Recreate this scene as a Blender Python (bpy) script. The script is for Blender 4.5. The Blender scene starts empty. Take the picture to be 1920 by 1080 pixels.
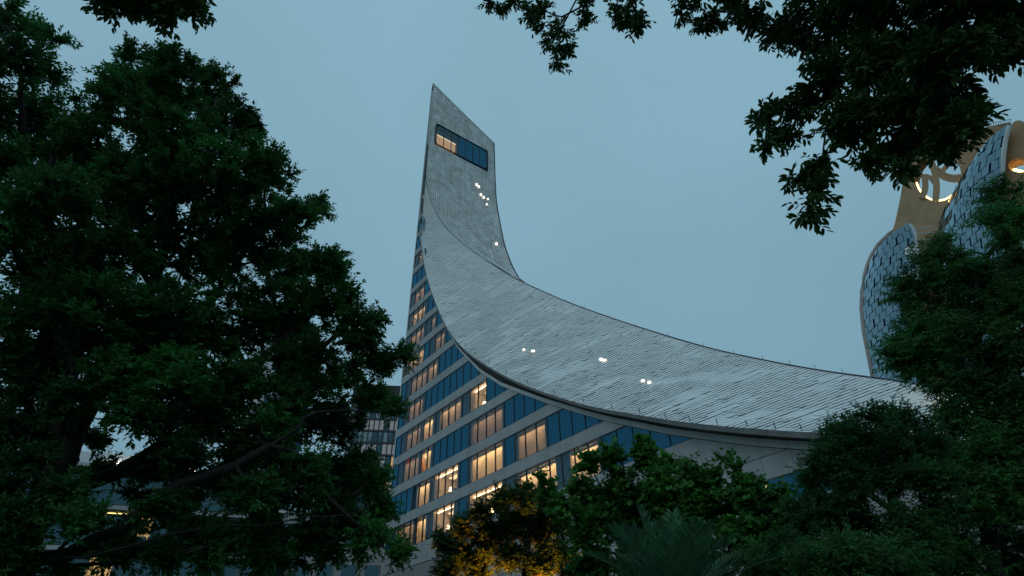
import bpy, bmesh, math, random
import numpy as np
from mathutils import Vector, Matrix

random.seed(7)
rng = np.random.default_rng(7)
SC = bpy.context.scene
COL = SC.collection

# ------------------------------------------------------------------ camera
CAMZ = 1.6
CAM = np.array([0.0, 0.0, CAMZ])
ROT = np.array([[0.99972423, 0.02348345, 0.0],
                [0.01366721, -0.58183279, -0.81319359],
                [-0.0190966, 0.81296933, -0.58199329]])
FPX, CX, CY = 1066.67, 960.0, 540.0
cam_data = bpy.data.cameras.new('camera')
cam_data.lens = 20.0
cam_data.sensor_width = 36.0
cam_data.clip_start = 0.1
cam_data.clip_end = 6000.0
cam = bpy.data.objects.new('camera', cam_data)
COL.objects.link(cam)
m4 = Matrix([list(ROT[0]) + [0], list(ROT[1]) + [0], list(ROT[2]) + [CAMZ], [0, 0, 0, 1]])
cam.matrix_world = m4
SC.camera = cam

# ------------------------------------------------------------------ sky and sun (blue overcast dusk)
SUN_EL, SUN_AZ = math.radians(4.0), math.radians(200.0)
world = bpy.data.worlds.new('World')
SC.world = world
world.use_nodes = True
wn = world.node_tree
wn.nodes.clear()
w_out = wn.nodes.new('ShaderNodeOutputWorld')
w_bg = wn.nodes.new('ShaderNodeBackground')
w_sky = wn.nodes.new('ShaderNodeTexSky')
w_sky.sky_type = 'NISHITA'
w_sky.sun_disc = False
w_sky.sun_elevation = SUN_EL
w_sky.sun_rotation = SUN_AZ
w_sky.air_density = 1.0
w_sky.dust_density = 0.3
w_sky.ozone_density = 3.0
w_mix = wn.nodes.new('ShaderNodeMix')
w_mix.data_type = 'RGBA'
w_mix.inputs[0].default_value = 0.86
# even cloud deck, brighter overhead as an overcast sky is
w_tc = wn.nodes.new('ShaderNodeTexCoord'); w_sep = wn.nodes.new('ShaderNodeSeparateXYZ')
wn.links.new(w_tc.outputs['Generated'], w_sep.inputs[0])
w_mr = wn.nodes.new('ShaderNodeMapRange')
w_mr.inputs[1].default_value = 0.0; w_mr.inputs[2].default_value = 1.0; w_mr.inputs[3].default_value = 0.86; w_mr.inputs[4].default_value = 1.36
wn.links.new(w_sep.outputs[2], w_mr.inputs[0])
w_vm = wn.nodes.new('ShaderNodeVectorMath'); w_vm.operation = 'SCALE'
w_vm.inputs[0].default_value = (2.62, 4.72, 5.85)
w_nz = wn.nodes.new('ShaderNodeTexNoise'); w_nz.inputs['Scale'].default_value = 2.2; w_nz.inputs['Detail'].default_value = 6
wn.links.new(w_tc.outputs['Generated'], w_nz.inputs['Vector'])
w_m2 = wn.nodes.new('ShaderNodeMapRange'); w_m2.inputs[1].default_value = .3; w_m2.inputs[2].default_value = .7; w_m2.inputs[3].default_value = .93; w_m2.inputs[4].default_value = 1.05
wn.links.new(w_nz.outputs['Fac'], w_m2.inputs[0])
w_mu = wn.nodes.new('ShaderNodeMath'); w_mu.operation = 'MULTIPLY'
wn.links.new(w_mr.outputs[0], w_mu.inputs[0]); wn.links.new(w_m2.outputs[0], w_mu.inputs[1])
wn.links.new(w_mu.outputs[0], w_vm.inputs['Scale'])
wn.links.new(w_vm.outputs[0], w_mix.inputs[7])
wn.links.new(w_sky.outputs[0], w_mix.inputs[6])
wn.links.new(w_mix.outputs[2], w_bg.inputs[0])
w_bg.inputs[1].default_value = 0.08
wn.links.new(w_bg.outputs[0], w_out.inputs[0])

sun_d = bpy.data.lights.new('sun', 'SUN')
sun_d.energy = 0.28
sun_d.angle = math.radians(45)
sun_d.color = (1.0, 0.93, 0.86)
sun = bpy.data.objects.new('sun', sun_d)
COL.objects.link(sun)
sd = Vector((math.sin(SUN_AZ) * math.cos(math.radians(35)), math.cos(SUN_AZ) * math.cos(math.radians(35)), math.sin(math.radians(35))))
sun.rotation_euler = (-sd).to_track_quat('-Z', 'Y').to_euler()
sun.location = (0, 0, 150)

vs = SC.view_settings
vs.view_transform = 'Standard'
vs.look = 'None'
vs.exposure = 0.0
vs.gamma = 1.0
vs.use_curve_mapping = False
SC.render.engine = 'CYCLES'
SC.cycles.use_denoising = True
SC.cycles.max_bounces = 4
SC.cycles.diffuse_bounces = 3
SC.cycles.glossy_bounces = 2
SC.cycles.transparent_max_bounces = 12
SC.cycles.sample_clamp_indirect = 4.0

# ------------------------------------------------------------------ helpers
def ray(x, y):
    v = np.array([x - CX, -(y - CY), -FPX])
    return ROT @ (v / np.linalg.norm(v))

def at(x, y, hd):
    """world point on the sight line of (x, y) at horizontal distance hd"""
    r = ray(x, y)
    return CAM + r * (hd / math.hypot(r[0], r[1]))

def proj(p):
    c = ROT.T @ (np.asarray(p, float) - CAM)
    return CX + FPX * c[0] / -c[2], CY - FPX * c[1] / -c[2]

def empty(name, loc, label=None, cat=None, group=None):
    o = bpy.data.objects.new(name, None)
    o.empty_display_size = 0.5
    o.location = Vector([float(a) for a in loc])
    COL.objects.link(o)
    tag(o, label, cat, group)
    return o

def tag(o, label=None, cat=None, group=None, kind=None):
    if label: o['label'] = label
    if cat: o['category'] = cat
    if group: o['group'] = group
    if kind: o['kind'] = kind
    return o

def root_loc(o):
    v = Vector((0, 0, 0))
    while o is not None:
        v += o.location
        o = o.parent
    return v

def adopt(o, parent):
    """parent o (built in world coordinates) under parent without moving it"""
    o.parent = parent
    o.location = o.location - root_loc(parent)

def link_mesh(name, verts, faces, mat, parent=None, smooth=False):
    me = bpy.data.meshes.new(name)
    V = np.asarray(verts, float)
    org = root_loc(parent) if parent is not None else Vector((0, 0, 0))
    me.from_pydata([tuple(v) for v in V - np.array(org)], [], [tuple(int(i) for i in f) for f in faces])
    if smooth:
        me.polygons.foreach_set('use_smooth', [True] * len(me.polygons))
    me.materials.append(mat)
    me.update()
    o = bpy.data.objects.new(name, me)
    COL.objects.link(o)
    if parent is not None:
        o.parent = parent
    return o

def fast_mesh(name, V, F, mat, parent=None, smooth=False):
    """V (n,3), F (m,k) with constant k"""
    org = root_loc(parent) if parent is not None else Vector((0, 0, 0))
    V = np.asarray(V, np.float32) - np.array(org, np.float32)
    F = np.asarray(F, np.int32)
    me = bpy.data.meshes.new(name)
    me.vertices.add(len(V))
    me.vertices.foreach_set('co', V.ravel())
    k = F.shape[1]
    me.loops.add(F.size)
    me.loops.foreach_set('vertex_index', F.ravel())
    me.polygons.add(len(F))
    me.polygons.foreach_set('loop_start', np.arange(0, F.size, k, dtype=np.int32))
    me.polygons.foreach_set('loop_total', np.full(len(F), k, np.int32))
    me.polygons.foreach_set('use_smooth', np.full(len(F), smooth, bool))
    me.materials.append(mat)
    me.update(calc_edges=True)
    o = bpy.data.objects.new(name, me)
    COL.objects.link(o)
    if parent is not None:
        o.parent = parent
    return o

class MB:
    def __init__(s): s.v = []; s.f = []
    def hexa(s, p):
        """8 points: 0-3 one side, 4-7 the other"""
        b = len(s.v); s.v += [tuple(q) for q in p]
        for f in ((0, 3, 2, 1), (4, 5, 6, 7), (0, 1, 5, 4), (1, 2, 6, 5), (2, 3, 7, 6), (3, 0, 4, 7)):
            s.f.append([b + i for i in f])
        return s
    def box(s, c0, c1, fr=lambda q: q):
        x0, y0, z0 = c0; x1, y1, z1 = c1
        return s.hexa([fr((x0, y0, z0)), fr((x1, y0, z0)), fr((x1, y1, z0)), fr((x0, y1, z0)),
                       fr((x0, y0, z1)), fr((x1, y0, z1)), fr((x1, y1, z1)), fr((x0, y1, z1))])
    def prism(s, A, B):
        """polygon A and its copy B joined by sides"""
        b = len(s.v); n = len(A)
        s.v += [tuple(q) for q in A] + [tuple(q) for q in B]
        s.f.append([b + i for i in range(n)][::-1])
        s.f.append([b + n + i for i in range(n)])
        for i in range(n):
            j = (i + 1) % n
            s.f.append([b + i, b + j, b + n + j, b + n + i])
        return s
    def tube(s, pts, rad, n=6):
        pts = [np.asarray(p, float) for p in pts]
        if not hasattr(rad, '__len__'): rad = [rad] * len(pts)
        b = len(s.v)
        for i, p in enumerate(pts):
            d = pts[min(i + 1, len(pts) - 1)] - pts[max(i - 1, 0)]
            d = d / (np.linalg.norm(d) + 1e-9)
            a = np.cross(d, [0, 0, 1.0]) if abs(d[2]) < 0.9 else np.cross(d, [1.0, 0, 0])
            a /= np.linalg.norm(a); c = np.cross(d, a)
            for k in range(n):
                t = 2 * math.pi * k / n
                s.v.append(tuple(p + rad[i] * (math.cos(t) * a + math.sin(t) * c)))
        for i in range(len(pts) - 1):
            for k in range(n):
                k2 = (k + 1) % n
                s.f.append([b + i * n + k, b + i * n + k2, b + (i + 1) * n + k2, b + (i + 1) * n + k])
        s.f.append([b + k for k in range(n)][::-1])
        s.f.append([b + (len(pts) - 1) * n + k for k in range(n)])
        return s
    def build(s, name, mat, parent=None, smooth=False):
        return link_mesh(name, s.v, s.f, mat, parent, smooth)

# ------------------------------------------------------------------ materials
MATS = {}
def new_mat(name):
    m = bpy.data.materials.new(name); m.use_nodes = True
    m.node_tree.nodes.clear()
    MATS[name] = m
    return m, m.node_tree.nodes, m.node_tree.links

def surf_mat(name, col, rough=0.6, metal=0.0, var=0.15, scale=3.0, bump=0.0, bscale=20.0, spec=0.4, per_obj=0.0):
    m, N, L = new_mat(name)
    out = N.new('ShaderNodeOutputMaterial'); p = N.new('ShaderNodeBsdfPrincipled')
    L.new(p.outputs[0], out.inputs[0])
    tc = N.new('ShaderNodeTexCoord'); nz = N.new('ShaderNodeTexNoise')
    nz.inputs['Scale'].default_value = scale; nz.inputs['Detail'].default_value = 5
    geo = N.new('ShaderNodeNewGeometry')
    L.new(geo.outputs['Position'], nz.inputs['Vector'])
    ramp = N.new('ShaderNodeMapRange')
    ramp.inputs[1].default_value = 0.3; ramp.inputs[2].default_value = 0.7
    ramp.inputs[3].default_value = 1 - var; ramp.inputs[4].default_value = 1 + var
    L.new(nz.outputs['Fac'], ramp.inputs[0])
    fac = ramp.outputs[0]
    if per_obj > 0:
        oi = N.new('ShaderNodeObjectInfo'); r2 = N.new('ShaderNodeMapRange')
        r2.inputs[3].default_value = 1 - per_obj; r2.inputs[4].default_value = 1 + per_obj
        L.new(oi.outputs['Random'], r2.inputs[0])
        mu = N.new('ShaderNodeMath'); mu.operation = 'MULTIPLY'
        L.new(fac, mu.inputs[0]); L.new(r2.outputs[0], mu.inputs[1]); fac = mu.outputs[0]
    vm = N.new('ShaderNodeVectorMath'); vm.operation = 'SCALE'
    vm.inputs[0].default_value = col
    L.new(fac, vm.inputs['Scale'])
    L.new(vm.outputs[0], p.inputs['Base Color'])
    p.inputs['Roughness'].default_value = rough
    p.inputs['Metallic'].default_value = metal
    p.inputs['Specular IOR Level'].default_value = spec
    if bump > 0:
        b = N.new('ShaderNodeBump'); n2 = N.new('ShaderNodeTexNoise')
        n2.inputs['Scale'].default_value = bscale; n2.inputs['Detail'].default_value = 6
        L.new(geo.outputs['Position'], n2.inputs['Vector'])
        L.new(n2.outputs['Fac'], b.inputs['Height'])
        b.inputs['Strength'].default_value = bump
        L.new(b.outputs[0], p.inputs['Normal'])
    return m

def emit_mat(name, col, strength):
    m, N, L = new_mat(name)
    out = N.new('ShaderNodeOutputMaterial'); e = N.new('ShaderNodeEmission')
    e.inputs[0].default_value = (*col, 1); e.inputs[1].default_value = strength
    L.new(e.outputs[0], out.inputs[0])
    return m

def glass_mat(name, tint, trans, refl=0.3, rough=0.03, rcol=(0.8, 0.9, 1.0), per_obj=0.0):
    """thin architectural glass: clear share tinted by trans, mirror share by fresnel"""
    m, N, L = new_mat(name)
    out = N.new('ShaderNodeOutputMaterial')
    tr = N.new('ShaderNodeBsdfTransparent'); tr.inputs[0].default_value = (*trans, 1)
    gl = N.new('ShaderNodeBsdfGlossy'); gl.inputs['Roughness'].default_value = rough
    gl.inputs[0].default_value = (*rcol, 1)
    df = N.new('ShaderNodeBsdfDiffuse'); df.inputs[0].default_value = (*tint, 1)
    lw = N.new('ShaderNodeLayerWeight'); lw.inputs[0].default_value = 0.5
    pw = N.new('ShaderNodeMath'); pw.operation = 'POWER'; pw.inputs[1].default_value = 4.0
    L.new(lw.outputs['Facing'], pw.inputs[0])
    ma = N.new('ShaderNodeMath'); ma.operation = 'MULTIPLY_ADD'; ma.use_clamp = True
    L.new(pw.outputs[0], ma.inputs[0]); ma.inputs[1].default_value = refl; ma.inputs[2].default_value = 0.04 + 0.25 * refl
    m1 = N.new('ShaderNodeMixShader'); m2 = N.new('ShaderNodeMixShader')
    m1.inputs[0].default_value = 0.12
    L.new(tr.outputs[0], m1.inputs[1]); L.new(df.outputs[0], m1.inputs[2])
    L.new(ma.outputs[0], m2.inputs[0])
    L.new(m1.outputs[0], m2.inputs[1]); L.new(gl.outputs[0], m2.inputs[2])
    L.new(m2.outputs[0], out.inputs[0])
    if per_obj > 0:
        oi = N.new('ShaderNodeObjectInfo'); geo = N.new('ShaderNodeNewGeometry')
        b = N.new('ShaderNodeVectorMath'); b.operation = 'SUBTRACT'; b.inputs[1].default_value = (.5, .5, .5)
        wn_ = N.new('ShaderNodeTexWhiteNoise'); wn_.noise_dimensions = '1D'
        L.new(oi.outputs['Random'], wn_.inputs['W'])
        L.new(wn_.outputs['Color'], b.inputs[0])
        s = N.new('ShaderNodeVectorMath'); s.operation = 'SCALE'; s.inputs['Scale'].default_value = per_obj
        L.new(b.outputs[0], s.inputs[0])
        a = N.new('ShaderNodeVectorMath'); a.operation = 'ADD'
        L.new(s.outputs[0], a.inputs[0]); L.new(geo.outputs['Normal'], a.inputs[1])
        nn = N.new('ShaderNodeVectorMath'); nn.operation = 'NORMALIZE'
        L.new(a.outputs[0], nn.inputs[0]); L.new(nn.outputs[0], gl.inputs['Normal'])
    return m

def cloth_mat(name, col, transl=0.6):
    m, N, L = new_mat(name)
    out = N.new('ShaderNodeOutputMaterial')
    d = N.new('ShaderNodeBsdfDiffuse'); t = N.new('ShaderNodeBsdfTranslucent')
    d.inputs[0].default_value = (*col, 1); t.inputs[0].default_value = (*col, 1)
    mx = N.new('ShaderNodeMixShader'); mx.inputs[0].default_value = transl
    L.new(d.outputs[0], mx.inputs[1]); L.new(t.outputs[0], mx.inputs[2]); L.new(mx.outputs[0], out.inputs[0])
    return m

def leaf_mat(name, dark, light, transl=0.25, scale=1.2):
    m, N, L = new_mat(name)
    out = N.new('ShaderNodeOutputMaterial')
    geo = N.new('ShaderNodeNewGeometry'); nz = N.new('ShaderNodeTexNoise')
    nz.inputs['Scale'].default_value = scale; nz.inputs['Detail'].default_value = 3
    L.new(geo.outputs['Position'], nz.inputs['Vector'])
    mr = N.new('ShaderNodeMapRange'); mr.inputs[1].default_value = 0.35; mr.inputs[2].default_value = 0.68
    L.new(nz.outputs['Fac'], mr.inputs[0])
    mx = N.new('ShaderNodeMix'); mx.data_type = 'RGBA'
    mx.inputs[6].default_value = (*dark, 1); mx.inputs[7].default_value = (*light, 1)
    L.new(mr.outputs[0], mx.inputs[0])
    # leaf-to-leaf variation
    wn_ = N.new('ShaderNodeMath'); wn_.operation = 'MULTIPLY_ADD'
    L.new(geo.outputs['Random Per Island'], wn_.inputs[0]); wn_.inputs[1].default_value = 0.7; wn_.inputs[2].default_value = 0.65
    vm = N.new('ShaderNodeVectorMath'); vm.operation = 'SCALE'
    L.new(mx.outputs[2], vm.inputs[0]); L.new(wn_.outputs[0], vm.inputs['Scale'])
    p = N.new('ShaderNodeBsdfPrincipled'); p.inputs['Roughness'].default_value = 0.5
    p.inputs['Specular IOR Level'].default_value = 0.25
    t = N.new('ShaderNodeBsdfTranslucent')
    L.new(vm.outputs[0], p.inputs['Base Color']); L.new(vm.outputs[0], t.inputs[0])
    ms = N.new('ShaderNodeMixShader'); ms.inputs[0].default_value = transl
    L.new(p.outputs[0], ms.inputs[1]); L.new(t.outputs[0], ms.inputs[2]); L.new(ms.outputs[0], out.inputs[0])
    return m

M_STONE = surf_mat('pale_stone', (0.36, 0.375, 0.39), 0.65, 0, 0.10, 0.8, 0.15, 30, per_obj=0.05)
M_TRIM = surf_mat('trim_metal', (0.52, 0.53, 0.53), 0.45, 0, 0.08, 1.0)
M_DARK = surf_mat('dark_metal', (0.035, 0.04, 0.05), 0.45, 0.3, 0.2, 3.0)
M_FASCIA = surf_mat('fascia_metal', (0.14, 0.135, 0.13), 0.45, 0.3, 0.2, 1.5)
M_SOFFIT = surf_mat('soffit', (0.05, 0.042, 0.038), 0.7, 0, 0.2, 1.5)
M_TILE = surf_mat('roof_tile', (0.73, 0.735, 0.72), 0.38, 0.0, 0.09, 0.45, spec=0.5)
M_TILEB = surf_mat('tower_tile', (0.72, 0.72, 0.71), 0.40, 0.0, 0.26, 0.7, spec=0.5)
M_EDGE_SHADE = surf_mat('tile_edge_shade', (0.13, 0.15, 0.17), 0.5, 0, 0.2, 2)  # dark tile sides: shade at the raised joints put into the colour
M_UNDER = surf_mat('roof_underlay', (0.04, 0.05, 0.06), 0.8, 0, 0.2, 2)
M_FLASH = surf_mat('flashing', (0.55, 0.56, 0.58), 0.4, 0.2, 0.05, 1)
M_GLASS = glass_mat('facade_glass', (0.012, 0.16, 0.26), (0.22, 0.62, 0.80), 0.30, 0.02, (0.26, 0.66, 0.84), per_obj=0.03)
M_GLASSC = glass_mat('clear_glass', (0.05, 0.09, 0.12), (0.92, 0.90, 0.86), 0.10, 0.02, (0.6, 0.8, 0.95), per_obj=0.03)
M_CURT_U = surf_mat('drawn_blind', (0.20, 0.27, 0.31), 0.9, 0, 0.25, 0.6, per_obj=0.35)
M_CURT_B = surf_mat('blue_blind', (0.03, 0.13, 0.22), 0.6, 0, 0.2, 0.6)
M_CURT = cloth_mat('sheer_curtain', (0.80, 0.74, 0.66), 0.65)
M_ROOM = surf_mat('room_plaster', (0.72, 0.64, 0.52), 0.8, 0, 0.05, 1)
M_FURN = surf_mat('furniture_cloth', (0.05, 0.07, 0.10), 0.8, 0, 0.1, 4)
E_COVE = emit_mat('cove_light', (1.0, 0.68, 0.33), 28.0)
E_MID = emit_mat('mid_cove_light', (1.0, 0.66, 0.36), 15.0)
E_FILL = emit_mat('added_fill_panel', (1.0, 0.70, 0.38), 2.2)
E_DIM = emit_mat('dim_cove_light', (1.0, 0.62, 0.40), 8.0)
E_LAMP = emit_mat('lamp_glow', (1.0, 0.72, 0.38), 9.0)
E_SKYL = emit_mat('skylight_glow', (1.0, 0.90, 0.78), 1.8)
M_BARK = surf_mat('bark', (0.011, 0.010, 0.009), 0.9, 0, 0.35, 6, 0.6, 30)
M_LEAF_A = leaf_mat('leaf_ficus', (0.020, 0.07, 0.020), (0.052, 0.215, 0.045), 0.40, 0.9)
M_LEAF_B = leaf_mat('leaf_overhang', (0.018, 0.05, 0.010), (0.035, 0.10, 0.016), 0.2, 1.5)
M_LEAF_C = leaf_mat('leaf_feathery', (0.035, 0.11, 0.035), (0.07, 0.24, 0.05), 0.42, 0.7)
M_LEAF_D = leaf_mat('leaf_round', (0.04, 0.14, 0.03), (0.08, 0.26, 0.045), 0.45, 1.0)
M_LEAF_E = leaf_mat('leaf_small', (0.030, 0.065, 0.020), (0.055, 0.14, 0.03), 0.36, 1.2)
M_LEAF_F = leaf_mat('leaf_spreading', (0.022, 0.08, 0.028), (0.05, 0.18, 0.045), 0.4, 1.2)
M_FROND = leaf_mat('palm_frond', (0.035, 0.11, 0.06), (0.07, 0.19, 0.09), 0.3, 2.0)

# ------------------------------------------------------------------ ground
def ground():
    n = 60
    xs = np.linspace(-1, 1, n)
    g = np.sign(xs) * np.abs(xs) ** 3 * 2500
    X, Y = np.meshgrid(g, g)
    V = np.stack([X, Y + 60, np.zeros_like(X)], -1).reshape(-1, 3)
    F = [(j * n + i, j * n + i + 1, (j + 1) * n + i + 1, (j + 1) * n + i) for j in range(n - 1) for i in range(n - 1)]
    o = fast_mesh('ground', V, F, surf_mat('lawn', (0.03, 0.05, 0.02), 0.9, 0, 0.4, 0.8, 0.5, 8))
    tag(o, 'dark lawn stretching to the horizon under the trees', None, None, 'structure')
    pv = surf_mat('paving', (0.20, 0.19, 0.18), 0.7, 0, 0.2, 1.0, 0.2, 15)
    mb = MB(); mb.box((-3.2, -6, 0.0), (3.2, 4.5, 0.02))
    tag(mb.build('footpath', pv), 'grey paved footpath under the camera', None, None, 'structure')
ground()

# ------------------------------------------------------------------ hotel: frame u (along facade), v (depth), z above the eye
U = np.array([0.60685021, -0.79481622, 0.0])
W = np.array([0.79481622, 0.60685021, 0.0])
def H(q): return CAM + U * q[0] + W * q[1] + np.array([0, 0, q[2]])
def onV(x, y, v0):
    r = ray(x, y); p = r * (v0 / r.dot(W)); return np.array([p.dot(U), v0, p[2]])
UF = np.array([[-2, -30.0], [30, -47.0], [48, -59.4], [52, -60.6], [57, -62.2], [59.7, -63.0], [62.2, -63.3], [73.6, -63.73], [101, -63.9]])
UB = np.array([[-2, -30.0], [30, -40.0], [40, -47], [48, -53.6], [53.2, -56.8], [57.3, -58.8], [63.4, -60.9], [75.3, -63.2], [82.8, -63.6], [101, -64.1]])
def smooth_interp(z, T):
    return 0.25 * (np.interp(z - 2.2, T[:, 0], T[:, 1]) + 2 * np.interp(z, T[:, 0], T[:, 1]) + np.interp(z + 2.2, T[:, 0], T[:, 1]))
def uB(v, z):
    w = (v - 30) / 15.0
    return (1 - w) * np.interp(z, UF[:, 0], UF[:, 1]) + w * smooth_interp(z, UB)
def onB(x, y):
    r = ray(x, y); lo, hi = 40.0, 160.0
    for _ in range(50):
        m = (lo + hi) / 2; p = r * m
        if p.dot(U) - uB(p.dot(W), p[2]) > 0: lo = m
        else: hi = m
    p = r * lo
    return np.array([p.dot(U), p.dot(W), p[2]])
PAIRS = [((794, 340), (798, 335)), ((789, 400), (803, 358)), ((787.5, 440), (815, 394)), ((791, 470), (835, 425)), ((797, 505), (862, 452)),
         ((808, 545), (900, 480)), ((830, 600), (962, 520)), ((860, 645), (1020, 548)), ((903, 680), (1085, 575)), ((977, 720), (1185, 610)),
         ((1087, 757.5), (1320, 651)), ((1200, 780), (1440, 678)), ((1300, 795), (1545, 697)), ((1417, 806), (1660, 713)),
         ((1525, 813), (1765, 730)), ((1640, 819), (1880, 746)), ((1760, 826), (2010, 762)), ((1900, 834), (2160, 780))]
E3, R3 = [], []
for e, r in PAIRS:
    ov = np.interp(e[0], [800, 1000, 1300], [0.05, 0.5, 1.0])
    E3.append(onV(*e, 30 - ov)); R3.append(onB(*r) if r[0] <= 975 else onV(*r, 45))
E3, R3 = np.array(E3), np.array(R3)
NS = len(E3) - 1
def cr(P, s):
    s = np.clip(s, 0, len(P) - 1 - 1e-9); i = int(s); f = s - i
    p = [P[max(0, min(len(P) - 1, j))] for j in (i - 1, i, i + 1, i + 2)]
    return .5 * ((2 * p[1]) + (-p[0] + p[2]) * f + (2 * p[0] - 5 * p[1] + 4 * p[2] - p[3]) * f * f + (-p[0] + 3 * p[1] - 3 * p[2] + p[3]) * f ** 3)
def SA(s, t): return cr(E3, s) * (1 - t) + cr(R3, s) * t

hotel = empty('hotel', H((-40, 37, -CAMZ)), 'tall hotel with sweeping pale tiled roof rising into a pointed tower, lit windows below', 'hotel')

# --- facade top curve (upper edge of the pale trim, on the facade plane)
TRIM_PX = [(812, 160), (796, 330), (788.6, 420), (788.4, 440), (791, 460), (796, 500), (801.5, 522), (816, 565), (831, 602), (860, 651), (900, 692), (940, 717), (975, 730),
           (1020, 746), (1067, 760), (1092, 767.5), (1147, 782), (1200, 792), (1249, 802), (1358, 816), (1417, 822), (1460, 825), (1550, 830), (1700, 838), (1900, 849), (2300, 868)]
TR = np.array([onV(x, y, 30.0) for x, y in TRIM_PX])
def ztrim(u): return float(np.interp(u, TR[:, 0], TR[:, 2]))
def trim_h(u): return float(np.interp(u, [-64, -50, -40, -30, -15], [0.10, 0.25, 0.38, 0.42, 0.45]))
def zcap(u): return ztrim(u) - trim_h(u)

def clip(poly, u0, u1):
    """keep the part of a (u, z) polygon below the roof line within the bay u0..u1"""
    za, zb = zcap(u0), zcap(u1)
    f = lambda p: (za + (zb - za) * (p[0] - u0) / (u1 - u0)) - p[1]
    out = []
    for i in range(len(poly)):
        a, b = poly[i], poly[(i + 1) % len(poly)]
        fa, fb = f(a), f(b)
        if fa >= 0: out.append(a)
        if (fa >= 0) != (fb >= 0):
            t = fa / (fa - fb); out.append((a[0] + (b[0] - a[0]) * t, a[1] + (b[1] - a[1]) * t))
    ar = 0.5 * abs(sum(out[i][0] * out[(i + 1) % len(out)][1] - out[(i + 1) % len(out)][0] * out[i][1] for i in range(len(out)))) if len(out) > 2 else 0
    return out if ar > 0.02 else None

def slab(poly, v0, v1, name, mat, parent):
    mb = MB(); mb.prism([H((p[0], v0, p[1])) for p in poly], [H((p[0], v1, p[1])) for p in poly])
    return mb.build(name, mat, parent)

S0, FH, SPH = 12.95, 3.67, 1.04
MUL = [-64.0 + 1.4 * k for k in range(12)] + [-48.6 + 1.525 * k for k in range(1, 28)]
def u_of_px(x, z):
    lo, hi = -64.5, -10.0
    for _ in range(40):
        m = (lo + hi) / 2
        if proj(H((m, 30, z)))[0] < x: lo = m
        else: hi = m
    return lo
# lit rooms by floor: (left px, right px, kind)  b open bright room, c bright curtain, d dim curtain
LIT = {0: [(737, 770, 'd'), (775, 793, 'c'), (807, 845, 'b'), (876, 936, 'b'), (967, 1038, 'c'), (1065, 1118, 'c')],
       1: [(777, 800, 'c'), (810, 853, 'b'), (879, 937, 'c'), (967, 1017, 'e')],
       2: [(752, 780, 'd'), (784, 803, 'c'), (880, 937, 'd')],
       3: [(756, 783, 'd'), (788, 807, 'c'), (820, 859, 'e'), (879, 908, 'b')],
       4: [(761, 788, 'd')],
       5: [(766, 795, 'd'), (799, 815, 'e')],
       6: [(759, 793, 'e'), (811, 829, 'd')],
       7: [(765, 790, 'd'), (804, 812, 'd')],
       8: [(768, 793, 'e')],
       9: [(773, 795, 'd')],
       11: [(781, 790, 'd')]}

def curtain(u0, u1, z0, z1, v, parent, mat, amp=0.05, wl=0.28, name='curtain'):
    n = max(4, int((u1 - u0) / wl * 4))
    V, F = [], []
    for i in range(n + 1):
        u = u0 + (u1 - u0) * i / n
        a = amp * math.sin(2 * math.pi * (u / wl) + 0.6 * math.sin(u * 2.3)) + 0.4 * amp * math.sin(u * 7.7)
        V += [H((u, v + a, z0)), H((u, v + a * 0.8, z1))]
    for i in range(n): F.append((2 * i, 2 * i + 2, 2 * i + 3, 2 * i + 1))
    return link_mesh(name, V, F, mat, parent, True)

def room(u0, u1, z0, z1, kind, idx):
    d = 3.4
    V = [H(q) for q in ((u0, 30.3, z0), (u1, 30.3, z0), (u1, 30.3, z1), (u0, 30.3, z1), (u0, 30.3 + d, z0), (u1, 30.3 + d, z0), (u1, 30.3 + d, z1), (u0, 30.3 + d, z1))]
    F = [(4, 5, 6, 7), (0, 4, 7, 3), (1, 2, 6, 5), (0, 1, 5, 4), (3, 7, 6, 2)]
    rm = link_mesh('room', V, F, M_ROOM, hotel)
    e = {'b': E_MID, 'c': E_COVE, 'e': E_MID, 'd': E_DIM}[kind]
    s0 = {'b': 0.28, 'c': 0.62, 'e': 0.7, 'd': 0.75}[kind]
    wd = {'b': 0.05, 'c': 0.20, 'e': 0.11, 'd': 0.13}[kind]
    MB().box((u0 + .12, 30.3 + s0, z1 - .16), (u1 - .12, 30.3 + s0 + wd, z1 - .10), H).build('cove_or_fill_light', e, rm)
    if kind in 'cde':
        curtain(u0 + .03, u1 - .03, z0 + .02, z1 - .22, 30.52, rm, M_CURT)
        MB().box((u0, 30.42, z1 - .24), (u1, 30.5, z1 - .02), H).build('pelmet', M_ROOM, rm)
    else:
        curtain(u0 + .03, u0 + .45, z0 + .02, z1 - .1, 30.5, rm, M_CURT, 0.06, 0.16)
        curtain(u1 - .40, u1 - .03, z0 + .02, z1 - .1, 30.5, rm, M_CURT, 0.06, 0.16)
        MB().box((u0 + .5, 31.7, z1 - .09), (u1 - .5, 32.3, z1 - .03), H).build('cove_or_fill_light', E_FILL, rm)  # added glowing panel, lifts the ambient light in the room
        # table lamp on a low cabinet
        uc = u0 + (u1 - u0) * 0.42
        MB().box((uc - .45, 31.0, z0), (uc + .45, 31.4, z0 + .5), H).build('cabinet', M_FURN, rm)
        lm = MB(); c = H((uc, 31.2, z0 + .5))
        lm.tube([c, c + np.array([0, 0, .25])], [.03, .02], 6)
        lo = lm.build('lamp_stand', M_DARK, rm)
        sh = MB(); sh.tube([c + np.array([0, 0, .25]), c + np.array([0, 0, .62])], [.24, .15], 10)
        sh.build('lamp_shade', E_LAMP, rm)
    return rm

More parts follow.
